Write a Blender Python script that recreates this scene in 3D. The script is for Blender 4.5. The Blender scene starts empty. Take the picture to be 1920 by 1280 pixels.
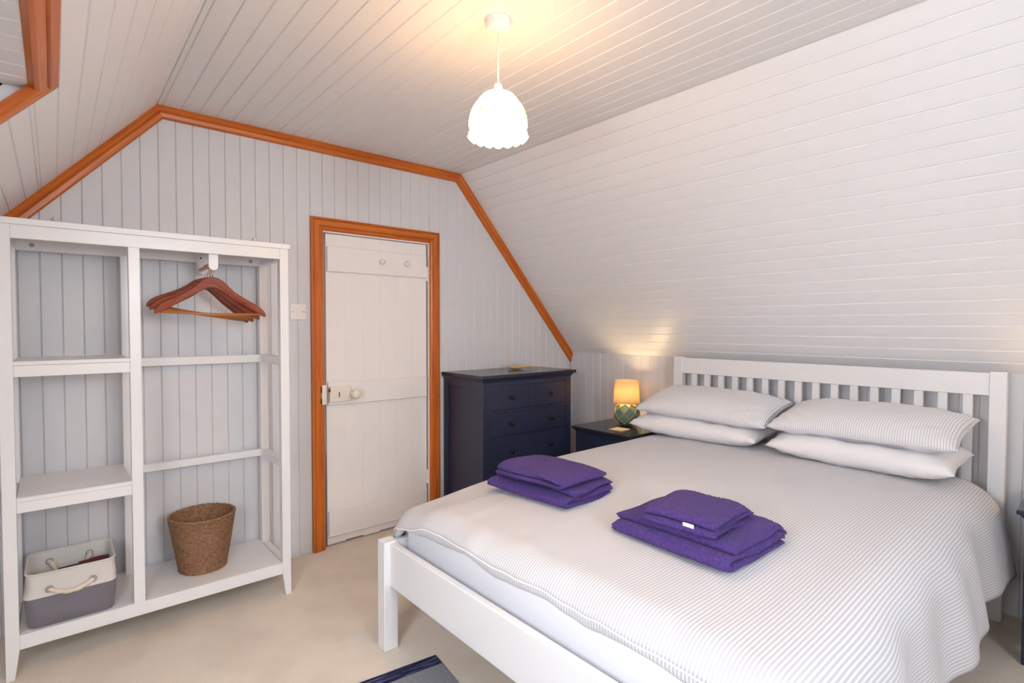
import bpy, bmesh, math, random
import numpy as np
from mathutils import Vector, Matrix, noise

random.seed(7)
scene = bpy.context.scene
C = scene.collection

# ------------------------------------------------------------------ camera
cam_d = bpy.data.cameras.new('camera')
cam = bpy.data.objects.new('camera', cam_d)
C.objects.link(cam)
scene.camera = cam
cam_d.sensor_fit = 'HORIZONTAL'
cam_d.sensor_width = 36.0
cam_d.lens = 999.87 / 1920 * 36.0
cam_d.clip_start = 0.02
CAM = Vector((-1.0595, -3.0039, 1.2815))
right = Vector((0.75811507, -0.65211865, 0.00167855))
up = Vector((0.01670135, 0.02198903, 0.9996187))
fwd = Vector((0.6519069, 0.75779796, -0.02756148))
m = Matrix.Identity(4)
for i in range(3):
    m[i][0] = right[i]; m[i][1] = up[i]; m[i][2] = -fwd[i]; m[i][3] = CAM[i]
cam.matrix_world = m

# ------------------------------------------------------------------ world, daylight, exposure
scene.view_settings.view_transform = 'Standard'
scene.view_settings.look = 'None'
scene.view_settings.gamma = 1.0
scene.view_settings.use_curve_mapping = False
scene.view_settings.exposure = 0.76
world = bpy.data.worlds.new('sky')
scene.world = world
world.use_nodes = True
bg = world.node_tree.nodes['Background']
bg.inputs['Color'].default_value = (0.93, 0.955, 1.0, 1)
bg.inputs['Strength'].default_value = 17.5
scene.cycles.use_denoising = True
scene.cycles.max_bounces = 10
scene.cycles.diffuse_bounces = 6
scene.cycles.sample_clamp_indirect = 8.0
# portal in the added roof window's opening (placed with the window below): only steers sky sampling
pl = bpy.data.lights.new('window_portal', 'AREA')
pl.shape = 'RECTANGLE'; pl.size = 0.92; pl.size_y = 0.62
pl.cycles.is_portal = True
po = bpy.data.objects.new('window_portal', pl)
C.objects.link(po)



# portal in the added rear gable window
pl2 = bpy.data.lights.new('rear_window_portal', 'AREA')
pl2.shape = 'RECTANGLE'; pl2.size = 0.75; pl2.size_y = 0.85
pl2.cycles.is_portal = True
po2 = bpy.data.objects.new('rear_window_portal', pl2)
C.objects.link(po2)
po2.matrix_world = Matrix(((1, 0, 0, 0.15), (0, 0, -1, -4.3), (0, 1, 0, 1.5), (0, 0, 0, 1)))

PENDANT_E = 12.0
BEDLAMP_W = 9.0

# ------------------------------------------------------------------ dimensions
XL, XR = -1.787, 2.155
XA, XB = -0.6766, 1.0453
ZC, ZK = 2.3128, 1.0764
YF = -4.2
SL = math.hypot(XR - XB, ZC - ZK)
SX, SZ = (XR - XB) / SL, (ZC - ZK) / SL

# ------------------------------------------------------------------ material helpers
def srgb(r, g, b):
    f = lambda c: (c / 12.92 if c <= 0.04045 else ((c + 0.055) / 1.055) ** 2.4)
    return (f(r / 255), f(g / 255), f(b / 255), 1)

def new_mat(name):
    mt = bpy.data.materials.new(name); mt.use_nodes = True
    nt = mt.node_tree
    return mt, nt, nt.nodes['Principled BSDF'], nt.links

def paint(name, col, rough=0.5, var=0.04, bump=0.05, scale=30, coat=0.0, spec=0.5):
    mt, nt, b, L = new_mat(name)
    tc = nt.nodes.new('ShaderNodeTexCoord')
    n = nt.nodes.new('ShaderNodeTexNoise'); n.inputs['Scale'].default_value = scale; n.inputs['Detail'].default_value = 4
    L.new(tc.outputs['Object'], n.inputs['Vector'])
    r = nt.nodes.new('ShaderNodeMix'); r.data_type = 'RGBA'
    r.inputs['A'].default_value = [c * (1 - var) for c in col[:3]] + [1]
    r.inputs['B'].default_value = [min(1, c * (1 + var)) for c in col[:3]] + [1]
    L.new(n.outputs['Fac'], r.inputs['Factor']); L.new(r.outputs['Result'], b.inputs['Base Color'])
    b.inputs['Roughness'].default_value = rough
    b.inputs['Coat Weight'].default_value = coat
    b.inputs['Specular IOR Level'].default_value = spec
    if bump:
        bp = nt.nodes.new('ShaderNodeBump'); bp.inputs['Strength'].default_value = bump; bp.inputs['Distance'].default_value = 0.004
        L.new(n.outputs['Fac'], bp.inputs['Height']); L.new(bp.outputs['Normal'], b.inputs['Normal'])
    return mt

def wood(name, c1, c2, axis, rough=0.35, scale=9.0, stretch=14.0, angle=0.0):
    """grain along the given axis (0,1,2), optionally turned about Y"""
    mt, nt, b, L = new_mat(name)
    tc = nt.nodes.new('ShaderNodeTexCoord')
    mp = nt.nodes.new('ShaderNodeMapping')
    s = [scale * stretch / 3] * 3; s[axis] = scale / 6
    mp.inputs['Scale'].default_value = s
    mp0 = nt.nodes.new('ShaderNodeMapping'); mp0.inputs['Rotation'].default_value = (0, angle, 0)
    L.new(tc.outputs['Object'], mp0.inputs['Vector']); L.new(mp0.outputs['Vector'], mp.inputs['Vector'])
    n = nt.nodes.new('ShaderNodeTexNoise'); n.inputs['Scale'].default_value = 1.6; n.inputs['Detail'].default_value = 6
    n.inputs['Distortion'].default_value = 0.8
    L.new(mp.outputs['Vector'], n.inputs['Vector'])
    cr = nt.nodes.new('ShaderNodeValToRGB')
    cr.color_ramp.elements[0].position = 0.32; cr.color_ramp.elements[0].color = c1
    cr.color_ramp.elements[1].position = 0.68; cr.color_ramp.elements[1].color = c2
    L.new(n.outputs['Fac'], cr.inputs['Fac']); L.new(cr.outputs['Color'], b.inputs['Base Color'])
    b.inputs['Roughness'].default_value = rough
    bp = nt.nodes.new('ShaderNodeBump'); bp.inputs['Strength'].default_value = 0.08; bp.inputs['Distance'].default_value = 0.002
    L.new(n.outputs['Fac'], bp.inputs['Height']); L.new(bp.outputs['Normal'], b.inputs['Normal'])
    return mt

def cloth(name, col, bump=0.2, scale=500, var=0.1, rough=0.95, sheen=0.2, dist=0.002, tr=0.0):
    mt, nt, b, L = new_mat(name)
    tc = nt.nodes.new('ShaderNodeTexCoord')
    n = nt.nodes.new('ShaderNodeTexNoise'); n.inputs['Scale'].default_value = scale; n.inputs['Detail'].default_value = 3
    L.new(tc.outputs['Object'], n.inputs['Vector'])
    r = nt.nodes.new('ShaderNodeMix'); r.data_type = 'RGBA'
    r.inputs['A'].default_value = [c * (1 - var) for c in col[:3]] + [1]
    r.inputs['B'].default_value = [min(1, c * (1 + var)) for c in col[:3]] + [1]
    L.new(n.outputs['Fac'], r.inputs['Factor']); L.new(r.outputs['Result'], b.inputs['Base Color'])
    b.inputs['Roughness'].default_value = rough
    b.inputs['Sheen Weight'].default_value = sheen
    b.inputs['Specular IOR Level'].default_value = 0.2
    bp = nt.nodes.new('ShaderNodeBump'); bp.inputs['Strength'].default_value = bump; bp.inputs['Distance'].default_value = dist
    L.new(n.outputs['Fac'], bp.inputs['Height']); L.new(bp.outputs['Normal'], b.inputs['Normal'])
    return mt

def striped(name, c_a, c_b, period, axis='X', bump=0.15):
    """woven stripes from the UV map (UV in metres along the cloth)"""
    mt, nt, b, L = new_mat(name)
    uv = nt.nodes.new('ShaderNodeUVMap'); uv.uv_map = 'UVMap'
    w = nt.nodes.new('ShaderNodeTexWave'); w.wave_type = 'BANDS'; w.bands_direction = axis
    w.inputs['Scale'].default_value = 2 * math.pi / (20.0 * period)
    w.inputs['Distortion'].default_value = 0.0
    L.new(uv.outputs['UV'], w.inputs['Vector'])
    cr = nt.nodes.new('ShaderNodeValToRGB')
    cr.color_ramp.elements[0].position = 0.35; cr.color_ramp.elements[0].color = c_a
    cr.color_ramp.elements[1].position = 0.65; cr.color_ramp.elements[1].color = c_b
    L.new(w.outputs['Fac'], cr.inputs['Fac']); L.new(cr.outputs['Color'], b.inputs['Base Color'])
    b.inputs['Roughness'].default_value = 0.9; b.inputs['Sheen Weight'].default_value = 0.1
    b.inputs['Specular IOR Level'].default_value = 0.2
    bp = nt.nodes.new('ShaderNodeBump'); bp.inputs['Strength'].default_value = bump; bp.inputs['Distance'].default_value = 0.001
    L.new(w.outputs['Fac'], bp.inputs['Height']); L.new(bp.outputs['Normal'], b.inputs['Normal'])
    return mt

M = {}
M['white_boards'] = paint('white_boards', (0.83, 0.82, 0.83, 1), 0.38, 0.02, 0.04, 18)
M['white_ceiling'] = paint('white_ceiling', (0.80, 0.79, 0.79, 1), 0.45, 0.02, 0.04, 18)
M['grey_boards'] = paint('grey_boards', (0.66, 0.655, 0.675, 1), 0.42, 0.03, 0.06, 22)
M['furn_white'] = paint('furn_white', (0.80, 0.79, 0.79, 1), 0.3, 0.01, 0.0, 10)
M['door_white'] = paint('door_white', (0.84, 0.80, 0.77, 1), 0.4, 0.03, 0.08, 14)
M['lock_cream'] = paint('lock_cream', (0.80, 0.72, 0.62, 1), 0.4, 0.04, 0.08, 40)
M['stop_grey'] = paint('stop_grey', (0.72, 0.77, 0.80, 1), 0.5, 0.03, 0.0, 20)
P1, P2 = (0.44, 0.090, 0.008, 1), (0.62, 0.165, 0.017, 1)
M['pine_x'] = wood('pine_x', P1, P2, 0)
M['pine_y'] = wood('pine_y', P1, P2, 1)
M['pine_z'] = wood('pine_z', P1, P2, 2)
ang = math.atan2(SZ, SX)
M['pine_sr'] = wood('pine_sr', P1, P2, 0, angle=-ang)
M['pine_sl'] = wood('pine_sl', P1, P2, 0, angle=ang)
M['navy'] = paint('navy', (0.021, 0.025, 0.056, 1), 0.36, 0.08, 0.02, 40)
M['navy_top'] = paint('navy_top', (0.022, 0.023, 0.040, 1), 0.2, 0.05, 0.0, 40)
M['black_metal'] = paint('black_metal', (0.03, 0.028, 0.025, 1), 0.3, 0.1, 0.0); M['black_metal'].node_tree.nodes['Principled BSDF'].inputs['Metallic'].default_value = 0.8
M['dark'] = paint('dark', (0.02, 0.02, 0.02, 1), 0.7, 0.1, 0.0)
M['plastic'] = paint('plastic', (0.82, 0.79, 0.76, 1), 0.3, 0.01, 0.0)
M['grey_plug'] = paint('grey_plug', (0.35, 0.35, 0.35, 1), 0.5, 0.02, 0.0)
M['copper'] = paint('copper', (0.75, 0.36, 0.22, 1), 0.25, 0.05, 0.0); M['copper'].node_tree.nodes['Principled BSDF'].inputs['Metallic'].default_value = 1.0
M['mahogany'] = wood('mahogany', (0.19, 0.026, 0.007, 1), (0.30, 0.050, 0.011, 1), 0, rough=0.42, scale=16)
M['hanger_bar'] = wood('hanger_bar', (0.34, 0.11, 0.03, 1), (0.5, 0.2, 0.06, 1), 0, rough=0.35, scale=16)
M['sheet'] = cloth('sheet', (0.80, 0.80, 0.85, 1), 0.05, 300, 0.01)
M['pillow_white'] = cloth('pillow_white', (0.82, 0.80, 0.81, 1), 0.05, 300, 0.01)
SA, SB = (0.50, 0.495, 0.53, 1), (0.70, 0.69, 0.70, 1)
M['duvet'] = striped('duvet', SA, SB, 0.0098, 'Y')
M['pillow_stripe'] = striped('pillow_stripe', (0.58, 0.575, 0.61, 1), (0.82, 0.81, 0.81, 1), 0.0098, 'X')
M['pillow_under'] = striped('pillow_under', (0.66, 0.65, 0.69, 1), (0.74, 0.72, 0.75, 1), 0.005, 'X')
M['towel'] = cloth('towel', (0.082, 0.043, 0.205, 1), 1.0, 150, 0.6, sheen=0.06, dist=0.008)
M['towel_edge'] = cloth('towel_edge', (0.11, 0.055, 0.25, 1), 0.3, 600, 0.15, sheen=0.3)
M['tag'] = cloth('tag', (0.85, 0.83, 0.85, 1), 0.05, 300, 0.01)
M['canvas'] = cloth('canvas', (0.66, 0.62, 0.58, 1), 0.3, 600, 0.06)
M['canvas_grey'] = cloth('canvas_grey', (0.19, 0.175, 0.20, 1), 0.4, 500, 0.3)
M['rope'] = cloth('rope', (0.72, 0.62, 0.50, 1), 0.4, 260, 0.15)
M['net_rope'] = cloth('net_rope', (0.62, 0.32, 0.07, 1), 0.4, 300, 0.2)
M['cork'] = cloth('cork', (0.62, 0.46, 0.27, 1), 0.3, 250, 0.3)
M['brass'] = paint('brass', (0.6, 0.42, 0.2, 1), 0.35, 0.1, 0.0); M['brass'].node_tree.nodes['Principled BSDF'].inputs['Metallic'].default_value = 0.7
M['ornament'] = wood('ornament', (0.45, 0.27, 0.14, 1), (0.66, 0.48, 0.32, 1), 0, rough=0.3, scale=30)
M['maroon'] = cloth('maroon', (0.10, 0.02, 0.02, 1), 0.3, 300, 0.3)

def carpet_mat():
    mt, nt, b, L = new_mat('carpet')
    tc = nt.nodes.new('ShaderNodeTexCoord')
    n = nt.nodes.new('ShaderNodeTexNoise'); n.inputs['Scale'].default_value = 260; n.inputs['Detail'].default_value = 4
    n2 = nt.nodes.new('ShaderNodeTexNoise'); n2.inputs['Scale'].default_value = 3.5; n2.inputs['Detail'].default_value = 5
    L.new(tc.outputs['Object'], n.inputs['Vector']); L.new(tc.outputs['Object'], n2.inputs['Vector'])
    r = nt.nodes.new('ShaderNodeMix'); r.data_type = 'RGBA'
    r.inputs['A'].default_value = (0.66, 0.57, 0.47, 1); r.inputs['B'].default_value = (0.86, 0.77, 0.66, 1)
    L.new(n.outputs['Fac'], r.inputs['Factor'])
    r2 = nt.nodes.new('ShaderNodeMix'); r2.data_type = 'RGBA'; r2.blend_type = 'MULTIPLY'; r2.inputs['Factor'].default_value = 1
    cr = nt.nodes.new('ShaderNodeValToRGB')
    cr.color_ramp.elements[0].position = 0.3; cr.color_ramp.elements[0].color = (0.88, 0.86, 0.84, 1)
    cr.color_ramp.elements[1].position = 0.55; cr.color_ramp.elements[1].color = (1, 1, 1, 1)
    L.new(n2.outputs['Fac'], cr.inputs['Fac'])
    L.new(r.outputs['Result'], r2.inputs['A']); L.new(cr.outputs['Color'], r2.inputs['B'])
    L.new(r2.outputs['Result'], b.inputs['Base Color'])
    b.inputs['Roughness'].default_value = 1.0; b.inputs['Specular IOR Level'].default_value = 0.05
    b.inputs['Sheen Weight'].default_value = 0.2
    bp = nt.nodes.new('ShaderNodeBump'); bp.inputs['Strength'].default_value = 0.6; bp.inputs['Distance'].default_value = 0.006
    L.new(n.outputs['Fac'], bp.inputs['Height']); L.new(bp.outputs['Normal'], b.inputs['Normal'])
    return mt
M['carpet'] = carpet_mat()

def emit_mat(name, col, strength):
    mt, nt, b, L = new_mat(name)
    b.inputs['Base Color'].default_value = (0.9, 0.88, 0.82, 1)
    b.inputs['Emission Color'].default_value = col
    b.inputs['Emission Strength'].default_value = strength
    b.inputs['Roughness'].default_value = 0.3
    return mt
M['pendant_glass'] = emit_mat('pendant_glass', (1.0, 0.56, 0.22, 1), PENDANT_E)
M['bulb'] = emit_mat('bulb', (1.0, 0.66, 0.30, 1), 30.0)
M['gilt'] = paint('gilt', (0.7, 0.42, 0.1, 1), 0.4, 0.1, 0.0)
M['gilt'].node_tree.nodes['Principled BSDF'].inputs['Emission Color'].default_value = (1.0, 0.5, 0.1, 1)
M['gilt'].node_tree.nodes['Principled BSDF'].inputs['Emission Strength'].default_value = 0.9

def shade_mat():
    mt, nt, b, L = new_mat('lamp_shade_linen')
    nt.nodes.remove(b)
    out = nt.nodes['Material Output']
    d = nt.nodes.new('ShaderNodeBsdfDiffuse'); d.inputs['Color'].default_value = (0.85, 0.72, 0.52, 1)
    t = nt.nodes.new('ShaderNodeBsdfTranslucent'); t.inputs['Color'].default_value = (0.95, 0.76, 0.42, 1)
    mx = nt.nodes.new('ShaderNodeMixShader'); mx.inputs['Fac'].default_value = 0.5
    L.new(d.outputs[0], mx.inputs[1]); L.new(t.outputs[0], mx.inputs[2]); L.new(mx.outputs[0], out.inputs['Surface'])
    return mt
M['lamp_shade'] = shade_mat()

def glass_mat(name, col, transp=0.5, rough=0.05):
    mt, nt, b, L = new_mat(name)
    b.inputs['Base Color'].default_value = col
    b.inputs['Roughness'].default_value = rough
    tr = nt.nodes.new('ShaderNodeBsdfTransparent'); tr.inputs['Color'].default_value = col
    mx = nt.nodes.new('ShaderNodeMixShader'); mx.inputs['Fac'].default_value = transp
    out = nt.nodes['Material Output']
    L.new(b.outputs[0], mx.inputs[1]); L.new(tr.outputs[0], mx.inputs[2]); L.new(mx.outputs[0], out.inputs['Surface'])
    return mt
M['teal_glass'] = glass_mat('teal_glass', (0.16, 0.42, 0.38, 1), 0.25, 0.06)
M['pane'] = glass_mat('pane', (0.97, 0.99, 1.0, 1), 0.94, 0.02)

def rug_mat():
    mt, nt, b, L = new_mat('rug_weave')
    tc = nt.nodes.new('ShaderNodeTexCoord')
    sep = nt.nodes.new('ShaderNodeSeparateXYZ'); L.new(tc.outputs['Object'], sep.inputs[0])
    n = nt.nodes.new('ShaderNodeTexNoise'); n.inputs['Scale'].default_value = 40
    mp = nt.nodes.new('ShaderNodeMapping'); mp.inputs['Scale'].default_value = (0.25, 4, 1)
    L.new(tc.outputs['Object'], mp.inputs['Vector']); L.new(mp.outputs['Vector'], n.inputs['Vector'])
    nav = nt.nodes.new('ShaderNodeValToRGB')
    nav.color_ramp.elements[0].position = 0.45; nav.color_ramp.elements[0].color = (0.018, 0.018, 0.062, 1)
    nav.color_ramp.elements[1].position = 0.78; nav.color_ramp.elements[1].color = (0.20, 0.22, 0.33, 1)
    L.new(n.outputs['Fac'], nav.inputs['Fac'])
    w = nt.nodes.new('ShaderNodeTexWave'); w.bands_direction = 'DIAGONAL'; w.inputs['Scale'].default_value = 70
    L.new(tc.outputs['Object'], w.inputs['Vector'])
    wv = nt.nodes.new('ShaderNodeValToRGB')
    wv.color_ramp.elements[0].color = (0.04, 0.05, 0.10, 1); wv.color_ramp.elements[1].color = (0.50, 0.50, 0.50, 1)
    L.new(w.outputs['Fac'], wv.inputs['Fac'])
    # bands repeat along the rug's length (local Y)
    ma = nt.nodes.new('ShaderNodeMath'); ma.operation = 'PINGPONG'; ma.inputs[1].default_value = 0.25
    L.new(sep.outputs['Y'], ma.inputs[0])
    gt = nt.nodes.new('ShaderNodeMath'); gt.operation = 'GREATER_THAN'; gt.inputs[1].default_value = 0.062
    L.new(ma.outputs[0], gt.inputs[0])
    mx = nt.nodes.new('ShaderNodeMix'); mx.data_type = 'RGBA'
    L.new(gt.outputs[0], mx.inputs['Factor']); L.new(nav.outputs['Color'], mx.inputs['A']); L.new(wv.outputs['Color'], mx.inputs['B'])
    L.new(mx.outputs['Result'], b.inputs['Base Color'])
    b.inputs['Roughness'].default_value = 1; b.inputs['Specular IOR Level'].default_value = 0.1
    bp = nt.nodes.new('ShaderNodeBump'); bp.inputs['Strength'].default_value = 0.5; bp.inputs['Distance'].default_value = 0.003
    L.new(w.outputs['Fac'], bp.inputs['Height']); L.new(bp.outputs['Normal'], b.inputs['Normal'])
    return mt
M['rug'] = rug_mat()

def basket_mat():
    mt, nt, b, L = new_mat('seagrass')
    tc = nt.nodes.new('ShaderNodeTexCoord')
    n = nt.nodes.new('ShaderNodeTexNoise'); n.inputs['Scale'].default_value = 90; n.inputs['Detail'].default_value = 3
    L.new(tc.outputs['Object'], n.inputs['Vector'])
    cr = nt.nodes.new('ShaderNodeValToRGB')
    cr.color_ramp.elements[0].position = 0.3; cr.color_ramp.elements[0].color = (0.17, 0.075, 0.035, 1)
    cr.color_ramp.elements[1].position = 0.7; cr.color_ramp.elements[1].color = (0.36, 0.19, 0.095, 1)
    L.new(n.outputs['Fac'], cr.inputs['Fac']); L.new(cr.outputs['Color'], b.inputs['Base Color'])
    b.inputs['Roughness'].default_value = 0.7
    return mt
M['seagrass'] = basket_mat()

# ------------------------------------------------------------------ object helpers
def mesh_from_bm(name, bm, mat, smooth=False):
    bmesh.ops.recalc_face_normals(bm, faces=bm.faces)
    me = bpy.data.meshes.new(name); bm.to_mesh(me); bm.free()
    if mat: me.materials.append(M[mat])
    if smooth:
        for p in me.polygons: p.use_smooth = True
    return me

def link(name, me, parent=None, **props):
    o = bpy.data.objects.new(name, me); C.objects.link(o)
    if parent is not None:
        o.parent = parent
    for k, v in props.items(): o[k] = v
    return o

def put(name, bm, mat, root, smooth=False, **props):
    """link a mesh built in world coordinates as a part of root (root: top-level, unrotated) or of one of its parts"""
    off = Vector(root.location) if root is not None else Vector((0, 0, 0))
    if root is not None and root.parent is not None:
        off = off + Vector(root.parent.location)
    bmesh.ops.translate(bm, verts=bm.verts, vec=-off)
    return link(name, mesh_from_bm(name, bm, mat, smooth), root, **props)

def thing(name, label, cat, loc, group=None, kind=None):
    o = link(name, None)
    o.location = loc; o.empty_display_size = 0.1
    o['label'] = label; o['category'] = cat
    if group: o['group'] = group
    if kind: o['kind'] = kind
    return o

def tag(o, label, cat, group=None, kind=None):
    o['label'] = label; o['category'] = cat
    if group: o['group'] = group
    if kind: o['kind'] = kind
    return o

def box(x0, x1, y0, y1, z0, z1, bev=0.0, bm=None, seg=1):
    own = bmesh.new()
    r = bmesh.ops.create_cube(own, size=1)
    bmesh.ops.scale(own, verts=own.verts, vec=(x1 - x0, y1 - y0, z1 - z0))
    bmesh.ops.translate(own, verts=own.verts, vec=((x0 + x1) / 2, (y0 + y1) / 2, (z0 + z1) / 2))
    if bev: bmesh.ops.bevel(own, geom=own.edges[:], offset=bev, segments=seg, profile=0.5, affect='EDGES')
    if bm is None: return own
    me = bpy.data.meshes.new('t'); own.to_mesh(me); own.free(); bm.from_mesh(me); bpy.data.meshes.remove(me)
    return bm

def prism(poly, axis, a0, a1, bev=0.0):
    """polygon (list of 2D) extruded along axis from a0 to a1; 2D coords are the other two axes in order"""
    bm = bmesh.new()
    def mk(u, v, w):
        p = [0, 0, 0]; o = [i for i in range(3) if i != axis]
        p[o[0]] = u; p[o[1]] = v; p[axis] = w
        return bm.verts.new(p)
    A = [mk(u, v, a0) for u, v in poly]; B = [mk(u, v, a1) for u, v in poly]
    n = len(poly)
    bm.faces.new(A); bm.faces.new(B[::-1])
    for i in range(n): bm.faces.new((A[i], B[i], B[(i + 1) % n], A[(i + 1) % n]))
    bmesh.ops.recalc_face_normals(bm, faces=bm.faces)
    if bev: bmesh.ops.bevel(bm, geom=bm.edges[:], offset=bev, segments=2, profile=0.5, affect='EDGES')
    return bm

def lathe(prof, center, n=32, bm=None, mod=None, close=False):
    """profile [(r,z)], revolved about Z at center"""
    bm = bm or bmesh.new()
    rings = []
    for k, (r, z) in enumerate(prof):
        ring = []
        for i in range(n):
            a = 2 * math.pi * i / n
            rr, zz = (r, z) if mod is None else mod(r, z, a, k)
            ring.append(bm.verts.new((center[0] + rr * math.cos(a), center[1] + rr * math.sin(a), center[2] + zz)))
        rings.append(ring)
    for k in range(len(rings) - 1):
        for i in range(n):
            bm.faces.new((rings[k][i], rings[k][(i + 1) % n], rings[k + 1][(i + 1) % n], rings[k + 1][i]))
    if close:
        bm.faces.new(rings[0][::-1]); bm.faces.new(rings[-1])
    return bm

def tube(pts, r, n=8, bm=None, closed=False, rf=None):
    bm = bm or bmesh.new()
    pts = [Vector(p) for p in pts]
    N = len(pts); rings = []; prev = None
    for i in range(N):
        if closed: t = (pts[(i + 1) % N] - pts[i - 1])
        else: t = pts[min(i + 1, N - 1)] - pts[max(i - 1, 0)]
        t.normalize()
        if prev is None:
            ref = Vector((0, 0, 1)) if abs(t.z) < 0.9 else Vector((1, 0, 0))
            u = t.cross(ref).normalized()
        else:
            u = (prev - t * prev.dot(t)).normalized()
        prev = u; v = t.cross(u)
        ring = []
        for k in range(n):
            a = 2 * math.pi * k / n
            rr = r if rf is None else r * rf(i, a)
            ring.append(bm.verts.new(pts[i] + (u * math.cos(a) + v * math.sin(a)) * rr))
        rings.append(ring)
    for i in range(N - 1 + (1 if closed else 0)):
        A, B = rings[i], rings[(i + 1) % N]
        for k in range(n):
            bm.faces.new((A[k], A[(k + 1) % n], B[(k + 1) % n], B[k]))
    if not closed:
        bm.faces.new(rings[0][::-1]); bm.faces.new(rings[-1])
    return bm

# ------------------------------------------------------------------ boards
BT, BC = 0.012, 0.0036          # thickness and chamfer of a lining board
def board_section(w, g=0.0002):
    return [(g, BT), (g, BC), (g + BC * 0.9, 0), (w - g - BC * 0.9, 0), (w - g, BC), (w - g, BT)]

_bcache = {}
def flat_board(w, length, mat):
    """local: X width, Y length (0..length), visible face at Z=0 facing +Z, body below"""
    key = (round(w, 4), round(length, 4), mat)
    if key not in _bcache:
        bm = bmesh.new()
        sec = board_section(w)
        A = [bm.verts.new((u, 0, -d)) for u, d in sec]; B = [bm.verts.new((u, length, -d)) for u, d in sec]
        n = len(sec)
        bm.faces.new(A); bm.faces.new(B[::-1])
        for i in range(n): bm.faces.new((A[i], B[i], B[(i + 1) % n], A[(i + 1) % n]))
        _bcache[key] = mesh_from_bm('board', bm, mat)
    return _bcache[key]

def place_board(parent, w, length, mat, origin, ex, ey, ez):
    o = link('board', flat_board(w, length, mat), parent)
    mt = Matrix.Identity(4)
    for i in range(3):
        mt[i][0] = ex[i]; mt[i][1] = ey[i]; mt[i][2] = ez[i]; mt[i][3] = origin[i]
    o.matrix_local = mt
    return o

def ztop(x):
    if x < XA: return ZC - (XA - x) * SZ / SX
    if x > XB: return ZC - (x - XB) * SZ / SX
    return ZC

# ---- floor
bm = box(XL - 0.1, XR + 0.1, YF - 0.1, 0.3, -0.06, 0.0)
floor = put('floor', bm, 'carpet', None); tag(floor, 'beige cut-pile carpet covering the whole floor', 'floor', kind='structure')

# ---- back gable wall with door opening
DX0, DX1, DZ = 0.108, 0.806, 1.822
def wall_backing():
    bm = bmesh.new()
    box(XL - 0.1, DX0, BT, 0.12, 0, ZC + 0.1, bm=bm)
    box(DX1, XR + 0.1, BT, 0.12, 0, ZC + 0.1, bm=bm)
    box(DX0, DX1, BT, 0.12, DZ, ZC + 0.1, bm=bm)
    return bm
wall_back = put('wall_back', wall_backing(), 'grey_boards', None)
tag(wall_back, 'gable wall of upright grey-painted tongue-and-groove boards around the door', 'wall', kind='structure')
W = 0.0709
x = -0.814 - 14 * W
while x < XR:
    a, b = max(x, XL), min(x + W, XR)
    if b - a > 0.01:
        z0 = 0.0
        segs = [(a, b, 0.0)]
        if a < DX1 and b > DX0:
            segs = []
            if a < DX0: segs.append((a, DX0, 0.0))
            segs.append((max(a, DX0), min(b, DX1), DZ))
            if b > DX1: segs.append((DX1, b, 0.0))
        for (p, q, zb) in segs:
            if q - p < 0.009: continue
            sec = board_section(q - p)
            bm = bmesh.new()
            A = [bm.verts.new((p + u, d, zb)) for u, d in sec]
            B = [bm.verts.new((p + u, d, ztop(p + u) + 0.004)) for u, d in sec]
            n = len(sec)
            bm.faces.new(A); bm.faces.new(B[::-1])
            for i in range(n): bm.faces.new((A[i], B[i], B[(i + 1) % n], A[(i + 1) % n]))
            put('board', bm, 'grey_boards', wall_back)
    x += W

# ---- right knee wall
wall_right = put('wall_right', box(XR + BT, XR + 0.12, YF - 0.1, 0.12, 0, ZK + 0.1), 'grey_boards', None)
tag(wall_right, 'low grey boarded knee wall behind the bed headboard', 'wall', kind='structure')
W = 0.0745
y = 0.0 - 0.0225
k = 0
y1 = 0.0
edges = [0.0, -0.0225] + [-0.0225 - W * i for i in range(1, 58)]
for hi, lo in zip(edges[:-1], edges[1:]):
    if lo < YF: lo = YF
    if hi - lo < 0.01: break
    # local X along -Y, Y up, Z towards -X : (-Y) x (Z) = -X
    place_board(wall_right, hi - lo, ZK + 0.012, 'grey_boards', (XR, hi, 0), (0, -1, 0), (0, 0, 1), (-1, 0, 0))

# ---- left knee wall (hidden behind the open shelving)
wall_left = put('wall_left', box(XL - 0.12, XL - BT, YF - 0.1, 0.12, 0, ZK + 0.02), 'grey_boards', None)
tag(wall_left, 'low grey boarded knee wall beyond the open wardrobe on the left', 'wall', kind='structure')
for hi, lo in zip(edges[:-1], edges[1:]):
    if lo < YF: lo = YF
    if hi - lo < 0.01: break
    place_board(wall_left, hi - lo, ZK + 0.012, 'grey_boards', (XL, lo, 0), (0, 1, 0), (0, 0, 1), (1, 0, 0))

# ---- rear wall behind the camera; its unseen window is added for fill light
RX0, RX1, RZ0, RZ1 = -0.70, 0.05, 1.20, 2.05
bm = bmesh.new()
box(XL - 0.1, RX0, YF - 0.12, YF, 0, ZC + 0.1, bm=bm); box(RX1, XR + 0.1, YF - 0.12, YF, 0, ZC + 0.1, bm=bm)
box(RX0, RX1, YF - 0.12, YF, 0, RZ0, bm=bm); box(RX0, RX1, YF - 0.12, YF, RZ1, ZC + 0.1, bm=bm)
wall_front = put('wall_front', bm, 'grey_boards', None)
rw = thing('added_window_2', 'unseen white casement window added for fill light in the gable wall behind the viewpoint', 'window', ((RX0 + RX1) / 2, YF, RZ0), kind='structure')
bm = bmesh.new()
for (xa, xb, za, zb_) in ((RX0, RX1, RZ0, RZ0 + 0.05), (RX0, RX1, RZ1 - 0.05, RZ1), (RX0, RX0 + 0.05, RZ0, RZ1), (RX1 - 0.05, RX1, RZ0, RZ1), (-0.345, -0.305, RZ0, RZ1)):
    box(xa, xb, YF - 0.10, YF - 0.04, za, zb_, bm=bm)
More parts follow.
